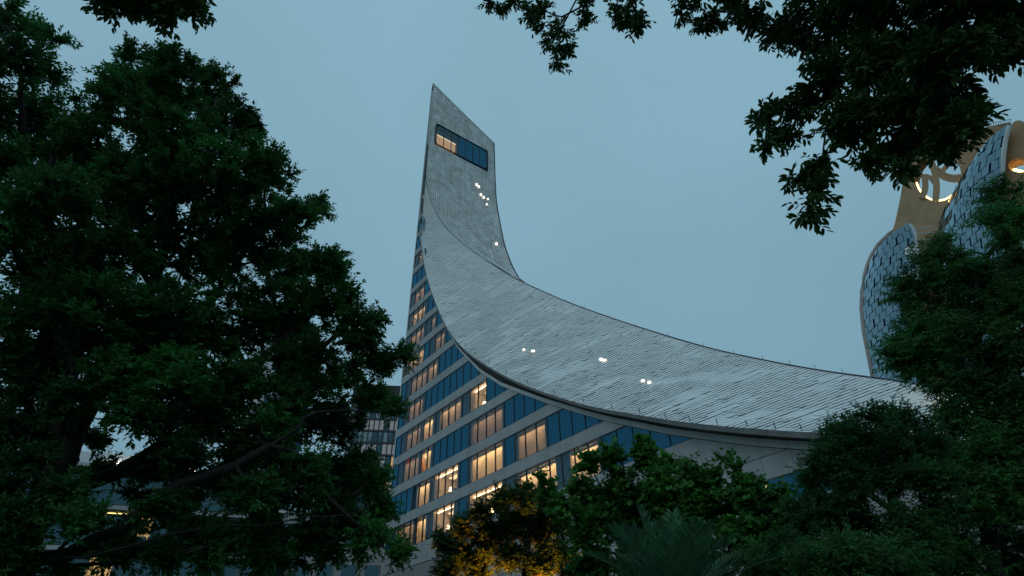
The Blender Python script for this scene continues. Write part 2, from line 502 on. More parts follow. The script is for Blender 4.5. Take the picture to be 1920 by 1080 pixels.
lit_cells = {}
lit_runs = {}
room_i = 0
armchairs = []
for k, lst in LIT.items():
    z0, z1 = S0 + FH * k, S0 + FH * (k + 1) - SPH
    for (xa, xb, kind) in lst:
        u0, u1 = max(-63.85, u_of_px(xa, (z0 + z1) / 2)), u_of_px(xb, (z0 + z1) / 2)
        while zcap(u1) < z1 + .05: u1 -= .1
        if u1 - u0 < .5: continue
        lit_runs.setdefault(k, []).append((u0, u1))
        for i in range(len(MUL) - 1):
            if min(u1, MUL[i + 1]) - max(u0, MUL[i]) > -.03: lit_cells[(k, i)] = kind
        room(u0, u1, z0 + .04, z1 - .04, kind, room_i); room_i += 1
        if kind == 'b':
            armchairs.append((k, u1 - 1.0, z0 + .05))
# --- glass, blinds, mullions, spandrel panels floor by floor
for k in range(0, 14):
    z0, z1 = S0 + FH * k, S0 + FH * (k + 1) - SPH
    blind_run = []
    for i in range(len(MUL) - 1):
        a, b = MUL[i], MUL[i + 1]
        if zcap(a) < z0: break
        p = clip([(a + .022, z0 + .03), (b - .022, z0 + .03), (b - .022, z1 - .03), (a + .022, z1 - .03)], a, b)
        if p:
            lit = (k, i) in lit_cells
            slab(p, 30.03, 30.05, 'glass_pane', M_GLASSC if lit else M_GLASS, hotel)
            if not lit:
                q = clip([(a - .01, z0), (b + .01, z0), (b + .01, z1), (a - .01, z1)], a, b)
                if q: slab(q, 30.42 + .05 * ((i * 7 + k * 3) % 4) / 4, 30.5, 'blind', M_CURT_U, hotel)
            else:       # the unlit remainder of a bay that a lit room only partly fills
                cuts = [a - .01]
                for (r0, r1) in sorted(lit_runs[k]):
                    if r1 > a and r0 < b: cuts += [max(a, r0 - .02), min(b, r1 + .02)]
                cuts.append(b + .01)
                for c0, c1 in zip(cuts[0::2], cuts[1::2]):
                    if c1 - c0 > .06: slab([(c0, z0), (c1, z0), (c1, z1), (c0, z1)], 30.33, 30.4, 'blind', M_CURT_B, hotel)
            zt = min(z1, zcap(a))
            if zt > z0 + .1:
                MB().box((a - .022, 29.98, z0), (a + .022, 30.14, zt), H).build('mullion', M_DARK, hotel)
        # spandrel above this floor's glass
        sp = clip([(a + .012, z1 + .02), (b - .012, z1 + .02), (b - .012, z1 + SPH - .02), (a + .012, z1 + SPH - .02)], a, b)
        if sp: slab(sp, 29.97, 30.12, 'spandrel_panel', M_STONE, hotel)
    # dark lines at sill and head, one rail each
    for zz, nm in ((z0, 'sill_rail'), (z1, 'head_rail')):
        us = [u for u in np.linspace(-64, -12, 261) if zcap(u) > zz]
        if us and us[-1] > -63.8:
            MB().box((-64, 29.985, zz - .035), (us[-1], 30.3, zz + .03), H).build(nm, M_DARK, hotel)

# --- armchairs behind the open windows
def armchair(k, u, z, label):
    r = empty('armchair', H((u, 31.0, z)), label, 'armchair', 'armchairs behind lit windows')
    MB().box((u - .4, 30.8, z + .15), (u + .4, 31.5, z + .45), H).build('seat', M_FURN, r)
    MB().hexa([H(q) for q in ((u - .4, 31.4, z + .3), (u + .4, 31.4, z + .3), (u + .4, 31.6, z + .3), (u - .4, 31.6, z + .3),
                              (u - .36, 31.55, z + 1.05), (u + .36, 31.55, z + 1.05), (u + .36, 31.7, z + 1.05), (u - .36, 31.7, z + 1.05))]).build('backrest', M_FURN, r)
    for s in (-1, 1):
        MB().box((u + s * .42 - .07, 30.8, z + .1), (u + s * .42 + .07, 31.5, z + .65), H).build('armrest', M_FURN, r)
        MB().box((u + s * .36 - .03, 30.85, z), (u + s * .36 + .03, 30.91, z + .16), H).build('leg', M_DARK, r)
        MB().box((u + s * .36 - .03, 31.4, z), (u + s * .36 + .03, 31.46, z + .16), H).build('leg', M_DARK, r)
chair_names = {0: ['dark armchair behind the bright window left of the dark tree, bottom glazed row', 'dark armchair behind the wide bright window just above the orange-lit tree'],
               1: ['dark armchair behind the bright lamp-lit window, second glazed row from the bottom'],
               3: ['dark armchair behind the bright window in the fourth glazed row, near the roof edge']}
cnt = {}
for (k, u, z) in armchairs:
    j = cnt.get(k, 0); cnt[k] = j + 1
    if k in chair_names and j < len(chair_names[k]): armchair(k, u, z, chair_names[k][j])

# --- trim along the facade top, in panels
tu = [u for u in MUL if u > -63] + [-5.8, -3.5, -1, 2]
tu = sorted(set([-63.9, -63.5] + tu))
for a, b in zip(tu[:-1], tu[1:]):
    n = 4
    up = [(u, ztrim(u)) for u in np.linspace(a + .01, b - .01, n)]
    dn = [(u, zcap(u)) for u in np.linspace(b - .01, a + .01, n)]
    slab(up + dn, 29.93, 30.2, 'trim_panel', M_TRIM, hotel)
mb = MB()
us = np.concatenate([np.linspace(-63.85, -50, 60), np.linspace(-49.9, 2, 60)])
for a, b in zip(us[:-1], us[1:]):
    mb.hexa([H(q) for q in ((a, 29.96, zcap(a) - .05), (b, 29.96, zcap(b) - .05), (b, 30.2, zcap(b) - .05), (a, 30.2, zcap(a) - .05),
                            (a, 29.96, zcap(a)), (b, 29.96, zcap(b)), (b, 30.2, zcap(b)), (a, 30.2, zcap(a)))])
mb.build('trim_shadow_gap', M_DARK, hotel)

# --- stone base: panels below the first glazed row, louvres at the tower end, glazed strip near the entrance
BU = [-64 + 1.4 * k for k in range(12)] + [-48.6 + 1.9 * k for k in range(1, 14)] + [-22.5, -20.6, -18.6, -16.8, -15.0, -13.2, -11.4, -9.6, -7.8, -6, -4, -2, 0, 2]
for a, b in zip(BU[:-1], BU[1:]):
    rows = [(10.95 if a < -23 else 10.52, 12.93), (9.3, 10.91 if a < -23 else 10.48), (8.0, 9.26), (4.4, 7.96), (0.9, 4.36), (-1.6, 0.86)]
    for r, (z0, z1) in enumerate(rows):
        if a < -49.9 and r in (1, 2): continue
        if a >= -23 and r == 2 and a > -20: 
            p = clip([(a, z0), (b, z0), (b, z1), (a, z1)], a, b)
            if p: slab(p, 30.05, 30.08, 'glass_pane', M_GLASSC if a < -17 else M_GLASS, hotel)
            continue
        p = clip([(a + .012, z0), (b - .012, z0), (b - .012, z1), (a + .012, z1)], a, b)
        if p: slab(p, 29.97, 30.14, 'stone_panel', M_STONE, hotel)
MB().box((-64, 30.15, -1.6), (-23, 30.28, 12.9), H).build('base_wall', M_DARK, hotel)
MB().box((-23, 30.5, -1.6), (2, 30.6, 9.2), H).build('base_wall', M_UNDER, hotel)
MB().box((-18.5, 30.3, 8.1), (-16.9, 30.34, 9.15), H).build('lobby_light', emit_mat('lobby_glow', (1.0, 0.78, 0.32), 1.6), hotel)
MB().box((-64, 29.99, 10.85), (-50, 30.2, 10.93), H).build('louvre_rail', M_DARK, hotel)
for j in range(100):
    u = -63.9 + j * 0.14
    MB().box((u, 29.9, 8.02), (u + .05, 30.13, 10.84), H).build('louvre_fin', M_STONE, hotel)

for j in range(11):
    za, zb = S0 + FH * 14 - SPH + j * 3.36, S0 + FH * 14 - SPH + (j + 1) * 3.36 - .03
    p = [(-64.0, za), (np.interp(za, UF[:, 0], UF[:, 1]) - .02, za), (np.interp(zb, UF[:, 0], UF[:, 1]) - .02, zb), (-64.0, zb)]
    slab(p, 30.0, 30.2, 'corner_panel', M_STONE, hotel)
# --- corner column, side and back walls of the body
MB().box((-64.25, 29.95, -1.6), (-64.0, 30.25, 99.5), H).build('corner_column', M_TRIM, hotel)
MB().box((-66.2, 31.2, -1.6), (-66.0, 45, 92.0), H).build('side_wall', M_STONE, hotel)
bk = [(-64, -1.6), (2, -1.6)] + [(cr(R3, s)[0], cr(R3, s)[2] - .3) for s in np.linspace(NS, 6.6, 40)] + [(smooth_interp(z, UB) - .1, z) for z in np.linspace(55, 92, 20)] + [(-64, 92)]
bk = [p for p in bk if p[0] <= 2.01]
MB().prism([H((p[0], 44.9, p[1])) for p in bk], [H((p[0], 45.05, p[1])) for p in bk]).build('back_wall', M_STONE, hotel)

# --- roof underlay
def grid_mesh(name, fn, ns, nt, mat, parent, smooth=True):
    V = [H(fn(i / ns, j / nt)) for i in range(ns + 1) for j in range(nt + 1)]
    F = [(i * (nt + 1) + j, (i + 1) * (nt + 1) + j, (i + 1) * (nt + 1) + j + 1, i * (nt + 1) + j + 1) for i in range(ns) for j in range(nt)]
    return fast_mesh(name, V, F, mat, parent, smooth)
def nrmA(s, t):
    h = .03
    a = SA(min(NS, s + h), t) - SA(max(0, s - h), t); b = SA(s, min(1, t + h)) - SA(s, max(0, t - h))
    n = np.cross(a, b); n /= (np.linalg.norm(n) + 1e-9)
    return n if n[2] > 0 else -n
grid_mesh('roof_deck', lambda a, b: SA(a * NS, b) - 0.2 * nrmA(a * NS, min(.97, max(.03, b))), 170, 8, M_UNDER, hotel)

# --- roof tiles: columns run across the slope, rows follow the sweep
PH_S = np.array([0, 4, 5.6, 6.5, 7.5, 8.7, 10, 12, 17.0]); PH_D = np.array([.42, .42, .47, .40, .25, .13, .09, .04, .01])
ss = np.linspace(0, NS, 2001)
phi = np.concatenate([[0], np.cumsum(np.interp((ss[:-1] + ss[1:]) / 2, PH_S, PH_D) * np.diff(ss))])
mid = np.array([SA(s, .45) for s in ss]); arc = np.concatenate([[0], np.cumsum(np.linalg.norm(np.diff(mid, axis=0), axis=1))])
TW, DQ = 0.37, 0.034
def vnoise(x, y):
    def h(i, j): return ((math.sin(i * 127.1 + j * 311.7) * 43758.5453) % 1.0)
    i, j = math.floor(x), math.floor(y); fx, fy = x - i, y - j
    fx, fy = fx * fx * (3 - 2 * fx), fy * fy * (3 - 2 * fy)
    return (h(i, j) * (1 - fx) + h(i + 1, j) * fx) * (1 - fy) + (h(i, j + 1) * (1 - fx) + h(i + 1, j + 1) * fx) * fy
tiles = []
ncol = int(arc[-1] / TW)
for c in range(ncol):
    a0, a1 = c * TW, (c + 1) * TW
    s0, s1 = np.interp([a0 + .010, a1 - .010], arc, ss)
    f0, f1 = np.interp([s0, s1], ss, phi)
    fm = (f0 + f1) / 2
    sm = (s0 + s1) / 2
    e0, r0, e1, r1 = cr(E3, s0), cr(R3, s0), cr(E3, s1), cr(R3, s1)
    nA = nrmA(sm, .2); nB = nrmA(sm, .8)
    q = math.floor(-f1 / DQ) * DQ
    while q < 1 - f0:
        ta0, tb0 = q + f0, q + DQ + f0
        ta1, tb1 = q + f1, q + DQ + f1
        cl = lambda t: min(1.0, max(0.0, t))
        g = .0007
        t00, t01, t10, t11 = cl(ta0 + g), cl(tb0 - g), cl(ta1 + g), cl(tb1 - g)
        if (t01 - t00) + (t11 - t10) > .25 * DQ:
            P = [e0 * (1 - t00) + r0 * t00, e1 * (1 - t10) + r1 * t10, e1 * (1 - t11) + r1 * t11, e0 * (1 - t01) + r0 * t01]
            tm = (t00 + t11) / 2
            n = nA * (1 - tm) + nB * tm; n /= np.linalg.norm(n)
            row = round(q / DQ)
            nz = vnoise(c * .16 + 3, row * .22) * .55 + vnoise(c * .8 + 9, row * .16) * .45
            on = min(1.0, max(0.0, (nz - .30) * 5.0))
            lift = on * random.uniform(.030, .055) + random.uniform(0, .006)
            if random.random() < .05: lift += random.uniform(.02, .045)
            base = .015
            # the edge towards the eye (s1 side) stands proud
            top = [P[0] + n * (base + .25 * lift), P[1] + n * (base + lift), P[2] + n * (base + lift), P[3] + n * (base + .25 * lift)]
            bot = [P[i] - n * .02 for i in range(4)]
            pts = [H(x) for x in bot] + [H(x) for x in top]
            px = proj(np.mean(pts, axis=0))
            w3 = np.mean(pts, axis=0); d = np.linalg.norm(w3 - CAM)
            vis = px[0] < 1600 and px[1] > 0
            tiles.append((d if vis else 1e6 + d, pts))
        q += DQ
tiles.sort(key=lambda t: t[0])
NEAR = 300
TF = np.array([(4, 5, 6, 7), (0, 1, 5, 4), (1, 2, 6, 5), (2, 3, 7, 6), (3, 0, 4, 7)])
for d, pts in tiles[:NEAR]:
    o = link_mesh('roof_tile', pts, TF, M_TILE, hotel)
    o.data.materials.append(M_EDGE_SHADE)
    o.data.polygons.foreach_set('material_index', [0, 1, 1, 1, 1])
VV = np.array([p for d, p in tiles[NEAR:]]).reshape(-1, 3)
FF = (TF[None] + (np.arange(len(tiles) - NEAR) * 8)[:, None, None]).reshape(-1, 4)
def shade_edges(o, n):
    o.data.materials.append(M_EDGE_SHADE)
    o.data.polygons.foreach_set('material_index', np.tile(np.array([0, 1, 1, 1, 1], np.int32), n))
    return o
tag(shade_edges(fast_mesh('roof_tiling', VV, FF, M_TILE, hotel), len(tiles) - NEAR), kind='stuff')

# --- eave: fascia and soffit along the low edge, thin verge up the tower
mbF, mbS = MB(), MB()
se = np.concatenate([np.linspace(.5, 6, 40), np.linspace(6.1, NS, 120)])
def eave(s):
    e = cr(E3, s)
    return e, float(np.interp(s, [0, 5, 8, 12], [.08, .12, .20, .34]))
for a, b in zip(se[:-1], se[1:]):
    (p, ha), (q, hb) = eave(a), eave(b)
    na, nb = nrmA(a, .05), nrmA(b, .05)
    ta, tb = p + na * .05, q + nb * .05
    mbF.hexa([H(x) for x in (ta - [0, .06, 0], tb - [0, .06, 0], tb + [0, .04, 0], ta + [0, .04, 0],
                             ta - [0, .06, ha], tb - [0, .06, hb], tb - [0, -.04, hb], ta - [0, -.04, ha])])
    la, lb = p - [0, 0, ha - .06], q - [0, 0, hb - .06]
    ga, gb = np.array([p[0], 30.1, ztrim(p[0]) + .02]), np.array([q[0], 30.1, ztrim(q[0]) + .02])
    mbS.v += [tuple(H(x)) for x in (la, lb, gb, ga)]; n = len(mbS.v); mbS.f.append([n - 4, n - 3, n - 2, n - 1])
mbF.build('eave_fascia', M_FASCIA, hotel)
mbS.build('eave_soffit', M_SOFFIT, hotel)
# ridge capping and crease flashing
mbR = MB()
sr = np.linspace(0.2, NS, 160)
mbR.tube([H(cr(R3, s) + np.array([0, 0, .06])) for s in sr], .09, 6)
mbR.build('ridge_cap', M_DARK, hotel)

# --- tower face
def ztopB(v): return 100.41 + (92.73 - 100.41) * (v - 30) / 14.83
CREASE = np.array([cr(R3, s) for s in np.linspace(0, 6.1, 80)] + [onB(968, 523.2), onB(974, 526.5)])
def zcrease(v): return float(np.interp(v, CREASE[:, 1], CREASE[:, 2]))
WV0, WV1, WZ0, WZ1 = 31.55, 43.15, 83.35, 88.85
def TB(v, z, off=0.0):
    return np.array([uB(v, z) + off, v, z])
def deckB(v, z):
    inside = WV0 - .12 < v < WV1 + .12 and WZ0 - .2 < z < WZ1 + .2
    return TB(v, z, -1.6 if inside else -.06)
grid_mesh('tower_deck', lambda a, b: deckB(30 + 14.9 * a, (zcrease(30 + 14.9 * a) + .15) * (1 - b) + (ztopB(30 + 14.9 * a) - .05) * b), 60, 110, M_UNDER, hotel)
tb = []
TWV, THZ = 0.38, 0.45
for i in range(40):
    v0, v1 = 30 + i * TWV, min(44.95, 30 + (i + 1) * TWV)
    if v1 - v0 < .1: continue
    z = 50.0
    while z < 101:
        za, zb = z, z + THZ
        vm = (v0 + v1) / 2
        lo, hi = zcrease(vm) + .9, ztopB(vm)
        inw = (vm > WV0 - .1 and vm < WV1 + .1 and zb > WZ0 - .1 and za < WZ1 + .1)
        if zb > lo and za < hi and not inw:
            za2, zb2 = max(za, lo), zb
            nz = vnoise(i * .25, z * .34) * .5 + vnoise(i * .9 + 5, z * .22) * .5
            l = max(0, nz - .3) * .13 + random.uniform(0, .035)
            g = .015
            def top(v, zz): return min(zz, ztopB(v))
            q = [(v0 + g, za2 + g), (v1 - g, za2 + g), (v1 - g, top(v1, zb2 - g)), (v0 + g, top(v0, zb2 - g))]
            if q[2][1] > q[1][1] and q[3][1] > q[0][1]:
                pts = [H(TB(a, b, -.03)) for a, b in q] + [H(TB(q[0][0], q[0][1], .02 + l)), H(TB(q[1][0], q[1][1], .02 + l * .8)),
                                                           H(TB(q[2][0], q[2][1], .02 + .1 * l)), H(TB(q[3][0], q[3][1], .02 + .2 * l))]
                tb.append(pts)
        z += THZ
VV = np.array(tb).reshape(-1, 3)
FF = (TF[None] + (np.arange(len(tb)) * 8)[:, None, None]).reshape(-1, 4)
tag(shade_edges(fast_mesh('tower_tiling', VV, FF, M_TILEB, hotel), len(tb)), kind='stuff')
# flashing strip along the crease
mbx = MB()
for a, b in zip(CREASE[2:-1], CREASE[3:]):
    if b[1] - a[1] < 1e-4: continue
    w = 1.05
    mbx.v += [tuple(H(TB(a[1], a[2] - .05, .12))), tuple(H(TB(b[1], b[2] - .05, .12))), tuple(H(TB(b[1], b[2] + w, .12))), tuple(H(TB(a[1], a[2] + w, .12)))]
    n = len(mbx.v); mbx.f.append([n - 4, n - 3, n - 2, n - 1])
mbx.build('crease_flashing', M_FLASH, hotel)
# verges of the tower: top edge and right edge
mbv = MB()
mbv.tube([H(TB(v, ztopB(v), .0)) for v in np.linspace(30, 44.95, 12)], .14, 6)
mbv.build('tower_parapet', M_TRIM, hotel)
mbv = MB()
mbv.tube([H((smooth_interp(z, UB) + .02, 45.0, z)) for z in np.linspace(53, 92.7, 40)], .12, 6)
mbv.build('tower_verge', M_DARK, hotel)
mbv = MB()
mbv.tube([H((np.interp(z, UF[:, 0], UF[:, 1]) + .02, 29.97, z)) for z in np.linspace(60, 100.4, 40)], .07, 6)
mbv.build('tower_verge', M_DARK, hotel)
# window band of the tower: recess, frame, panes, lit part
wb = link_mesh('tower_window', [H(TB(v, z, -1.2)) for v, z in ((WV0, WZ0), (WV1, WZ0), (WV1, WZ1), (WV0, WZ1))], [(0, 1, 2, 3)], M_CURT_U, hotel)
npan = 7
wv = np.linspace(WV0 + .1, WV1 - .1, npan + 1)
for i in range(npan):
    r = []
    a, b, c, d = wv[i] + .05, wv[i + 1] - .05, WZ0 + .12, WZ1 - .12
    poly = [(a, c), (b, c), (b, d), (a, d)]
    if i == 0: poly = [(a + .5, c), (b, c), (b, d), (a + .5, d), (a, d - .5), (a, c + .5)]
    if i == npan - 1: poly = [(a, c), (b - .5, c), (b, c + .5), (b, d - .5), (b - .5, d), (a, d)]
    A = [H(TB(v, z, .05)) for v, z in poly]; B = [H(TB(v, z, .02)) for v, z in poly]
    mbp = MB(); mbp.prism(A, B); mbp.build('glass_pane', M_GLASSC if i < 3 else M_GLASS, wb)
    if i > 0:
        MB().hexa([H(TB(v, z, o)) for o in (-.05, .12) for v, z in ((wv[i] - .05, WZ0), (wv[i] + .05, WZ0), (wv[i] + .05, WZ1), (wv[i] - .05, WZ1))]).build('mullion', M_DARK, wb)
ring_o = [(WV0 - .1, WZ0 + .5), (WV0 + .4, WZ0 - .1), (WV1 - .4, WZ0 - .1), (WV1 + .1, WZ0 + .5), (WV1 + .1, WZ1 - .5), (WV1 - .4, WZ1 + .1), (WV0 + .4, WZ1 + .1), (WV0 - .1, WZ1 - .5)]
mbf = MB(); mbf.tube([H(TB(v, z, .08)) for v, z in ring_o + ring_o[:2]], .13, 6); mbf.build('window_frame', M_DARK, wb)
for (a, b, c, d) in ((WV0 - .1, WV0 + .12, WZ0, WZ1), (WV1 - .12, WV1 + .1, WZ0, WZ1)):
    MB().hexa([H(TB(v, z, o)) for o in (-.8, .03) for v, z in ((a, c), (b, c), (b, d), (a, d))]).build('reveal', M_DARK, wb)
MB().hexa([H(TB(v, z, o)) for o in (-.4, -.3) for v, z in ((WV0 + .5, WZ0 + .3), (wv[3] - .5, WZ0 + .3), (wv[3] - .5, WZ0 + 2.9), (WV0 + .5, WZ0 + 2.9))]).build('lit_blind', emit_mat('lit_blind_glow', (1.0, 0.64, 0.34), 0.62), wb)
MB().hexa([H(TB(v, z, o)) for o in (-.3, -.25) for v, z in ((WV0 + .4, WZ0 + 2.9), (wv[3] - .45, WZ0 + 2.9), (wv[3] - .45, WZ0 + 3.1), (WV0 + .4, WZ0 + 3.1))]).build('light_strip', emit_mat('strip_glow', (1.0, .85, .6), 1.5), wb)

# --- lit skylights between the tiles, and the short lightning rods
SG = [(s, t) for s in np.linspace(3, 13, 201) for t in np.linspace(.1, .9, 33)]
SGP = np.array([H(SA(s, t)) - CAM for s, t in SG]); SGP /= np.linalg.norm(SGP, axis=1)[:, None]
def st_of_px(x, y):
    return SG[int(np.argmax(SGP @ ray(x, y)))]
for x, y, w in ((983, 657, .18), (1001, 662, .26), (1127, 677, .26), (1134, 679, .26), (1205, 717, .2), (1218, 718, .2)):
    s, t = st_of_px(x, y); p = SA(s, t); n = nrmA(s, t)
    a = SA(s + .02, t) - SA(s - .02, t); a /= np.linalg.norm(a); b = np.cross(n, a)
    MB().hexa([H(p + a * i * w * .5 + b * j * w * .6 + n * k) for k in (.0, .2) for i, j in ((-1, -1), (1, -1), (1, 1), (-1, 1))]).build('skylight', E_SKYL, hotel)
for x, y, w in ((893, 347, .3), (897, 351, .3), (901, 366, .28), (906, 371, .3), (914, 374, .2), (912, 384, .2), (930, 458, .3)):
    p = onB(x, y)
    MB().hexa([H(p + np.array([k, i * w * .5, j * w * .7])) for k in (.0, .28) for i, j in ((-1, -1), (1, -1), (1, 1), (-1, 1))]).build('skylight', E_SKYL, hotel)
for s in np.linspace(7.2, NS, 22):
    p = SA(s, .025) + nrmA(s, .03) * .05
    mbp = MB(); mbp.tube([H(p), H(p + np.array([0, -.05, .34]))], .028, 5); mbp.build('lightning_rod', M_DARK, hotel)
    p = SA(s, .998)
    mbp = MB(); mbp.tube([H(p), H(p + np.array([0, 0, .55]))], .02, 5); mbp.build('lightning_rod', M_DARK, hotel)
for v in (31.2, 43.6):
    mbp = MB(); mbp.tube([H(TB(v, ztopB(v))), H(TB(v, ztopB(v) + .9))], .03, 5); mbp.build('lightning_rod', M_DARK, hotel)
for v, z in ((31.9, 82.6), (35, 82.7), (39, 82.7), (42.9, 82.7)):
    mbp = MB(); mbp.tube([H(TB(v, z + .8, .1)), H(TB(v, z, .5))], .05, 5); mbp.build('bracket', M_DARK, hotel)


# ------------------------------------------------------------------ curved glass tower on the right, about 120 m away
M_TAN = surf_mat('tan_shell', (0.42, 0.27, 0.15), 0.75, 0, 0.10, 0.5, 0.2, 4)
M_PANEL = glass_mat('tower_glass', (0.08, 0.26, 0.42), (0.12, 0.24, 0.34), 0.9, 0.06, (0.72, 0.92, 1.0), per_obj=0.16)
M_PANEL_D = surf_mat('tower_dark_slot', (0.04, 0.07, 0.10), 0.4, 0, 0.2, 1)
M_RIM = surf_mat('tower_rim', (0.40, 0.35, 0.33), 0.6, 0, 0.15, 1)
M_RIMW = surf_mat('white_rib', (0.60, 0.62, 0.64), 0.5, 0, 0.05, 1)
E_RIM = emit_mat('rim_light', (1.0, 0.66, 0.22), 5.0)

tower = empty('glass_tower', at(1760, 600, 120) * np.array([1, 1, 0]), 'curved glass tower with tan shell roof and a round lit opening, behind the right-hand tree', 'tower')

def y_at_height(xfun, hd, z):
    lo, hi = -400.0, 1400.0
    for _ in range(50):
        m = (lo + hi) / 2
        if at(xfun(m), m, hd)[2] > z: lo = m
        else: hi = m
    return lo

def shell_panels(left, right, dl, dr, ztop, zbot, rows, cols, bulge, slot=0.12, parent=tower, skew=0.5):
    """glass wall between two outline curves, panel by panel, rows level, every second row shifted"""
    L = np.array(left, float); R = np.array(right, float)
    xl = lambda y: float(np.interp(y, L[:, 1], L[:, 0])); xr = lambda y: float(np.interp(y, R[:, 1], R[:, 0]))
    zs = np.linspace(ztop, zbot, rows + 1)
    def pt(z, w):
        yl, yr = y_at_height(xl, dl, z), y_at_height(xr, dr, z)
        a, b = at(xl(yl), yl, dl), at(xr(yr), yr, dr)
        p = a * (1 - w) + b * w
        d = p[:2] / np.linalg.norm(p[:2])
        k = bulge * 4 * w * (1 - w)
        return np.array([p[0] - d[0] * k, p[1] - d[1] * k, z])
    V = [pt(z, j / 8) * np.array([1.004, 1.004, 1]) for z in zs for j in range(9)]
    F = [(i * 9 + j, i * 9 + j + 1, (i + 1) * 9 + j + 1, (i + 1) * 9 + j) for i in range(rows) for j in range(8)]
    link_mesh('curtain_wall_frame', V, F, M_PANEL_D, parent)
    for i in range(rows):
        off = skew * i / cols
        for j in range(-1 - int(skew * rows), cols + 1):
            w0, w1 = (j) / cols + off % (1.0), (j + 1) / cols + off % (1.0)
            w0, w1 = max(0, w0), min(1, w1)
            if w1 - w0 < .3 / cols: continue
            g = .05 / cols
            wide = slot / cols if (i + 3 * j) % 4 == 0 else g
            z0, z1 = zs[i + 1] + .05, zs[i] - .05
            q = [pt(z0, w0 + wide), pt(z0, w1 - g), pt(z1, w1 - g), pt(z1, w0 + wide)]
            c = np.mean(q, axis=0); d = c[:2] / np.linalg.norm(c[:2]); nv = np.array([d[0], d[1], 0]) * .25
            jt = np.array([d[0], d[1], 0]) * random.uniform(-.2, .2)
            q[1] = q[1] + jt; q[2] = q[2] + jt
            MB().prism([p - nv for p in q], q).build('glass_panel', M_PANEL, parent)
    return pt

WL = [(1704, 421), (1690, 425), (1668, 440), (1648, 460), (1636, 480), (1628, 500), (1623, 520), (1619, 545), (1618, 580), (1622, 620), (1630, 660), (1638, 700), (1646, 740), (1664, 820), (1700, 980)]
WR = [(1706, 421), (1712, 428), (1717, 440), (1719, 460), (1722, 500), (1726, 560), (1732, 620), (1740, 700), (1755, 800), (1790, 980)]
ptW = shell_panels(WL, WR, 123, 115, at(1705, 424, 116)[2], 14, 38, 8, 2.0, 0.20)
CLf = [(1892, 236), (1880, 256), (1860, 285), (1830, 320), (1800, 355), (1785, 372), (1770, 392), (1760, 420), (1757, 450), (1762, 490), (1775, 560), (1790, 700), (1800, 980)]
CRt = [(1893, 236), (1886, 262), (1882, 290), (1879, 340), (1880, 400), (1886, 480), (1895, 600), (1905, 750), (1915, 980)]
ptC = shell_panels(CLf, CRt, 119, 108, at(1892, 240, 109)[2], 14, 38, 10, 2.5, 0.20)

def rim(pts_px, hd, r, name, mat):
    mb = MB(); mb.tube([at(x, y, hd) for x, y in pts_px], r, 6)
    return mb.build(name, mat, tower)
rim([(x - 1.5, y) for x, y in WL], 123.5, 0.5, 'edge_rib', M_RIM)
rim([(x, y) for x, y in WR[:6]], 114.5, 0.3, 'edge_rib', M_RIMW)
rim([(x, y) for x, y in CRt[:5]], 107.6, 0.38, 'edge_rib', M_RIMW)

def holed_shell(name, outer, hole, depth_fn, thick, mat):
    bm = bmesh.new()
    def loop(pts):
        vs = [bm.verts.new((x, -y, 0)) for x, y in pts]
        return [bm.edges.new((vs[i], vs[(i + 1) % len(vs)])) for i in range(len(vs))]
    ed = loop(outer) + (loop(hole) if hole else [])
    bmesh.ops.triangle_fill(bm, use_beauty=True, edges=ed)
    bm.verts.ensure_lookup_table(); bm.verts.index_update()
    P = [(v.co.x, -v.co.y) for v in bm.verts]
    T = [tuple(v.index for v in f.verts) for f in bm.faces]
    B = [tuple(v.index for v in e.verts) for e in bm.edges if len(e.link_faces) == 1]
    bm.free()
    A = [at(x, y, depth_fn(x, y)) for x, y in P]
    n = len(A)
    Bk = []
    for p in A:
        d = p[:2] / np.linalg.norm(p[:2]); Bk.append(p + np.array([d[0] * thick, d[1] * thick, 0]))
    F = [t for t in T] + [tuple(n + i for i in t[::-1]) for t in T] + [(a, b, n + b, n + a) for a, b in B]
    return link_mesh(name, A + Bk, F, mat, tower)
def ell(cx, cy, rx, ry, n=40, rot=0.0):
    return [(cx + rx * math.cos(2 * math.pi * i / n + rot), cy + ry * math.sin(2 * math.pi * i / n + rot)) for i in range(n)]
def cat_poly(P, k=4):
    P = np.array(P, float); out = []
    for s in np.linspace(0, len(P) - 1, (len(P) - 1) * k + 1): out.append(tuple(cr(P, s)))
    return out
sh_left = cat_poly([(1660, 452), (1674, 430), (1683, 395), (1689, 365), (1694, 335), (1704, 305), (1724, 280), (1760, 262), (1800, 250)])
sh_top = cat_poly([(1800, 250), (1850, 238), (1893, 229)])[1:]
sh_right = cat_poly([(1893, 229), (1884, 256), (1862, 288), (1832, 322), (1806, 354), (1788, 376), (1775, 398), (1765, 425), (1764, 470)])[1:]
sh_bot = [(1740, 480), (1715, 470), (1690, 462)]
dep = lambda x, y: 121 - (x - 1660) * 0.012 + 0.00025 * (x - 1770) ** 2
HOLE = ell(1759, 331, 43.5, 46.5)
holed_shell('shell_roof', sh_left + sh_top + sh_right + sh_bot, HOLE, dep, 3.2, M_TAN)
arch = cat_poly([(1884, 352), (1881, 310), (1884, 272), (1893, 240), (1906, 226), (1925, 233), (1950, 270), (1968, 320), (1974, 360)])
holed_shell('shell_roof', arch + [(1974, 420), (1886, 420)], ell(1912, 310, 22, 13), lambda x, y: 109.5 - (x - 1880) * .01, 2.6, M_TAN)
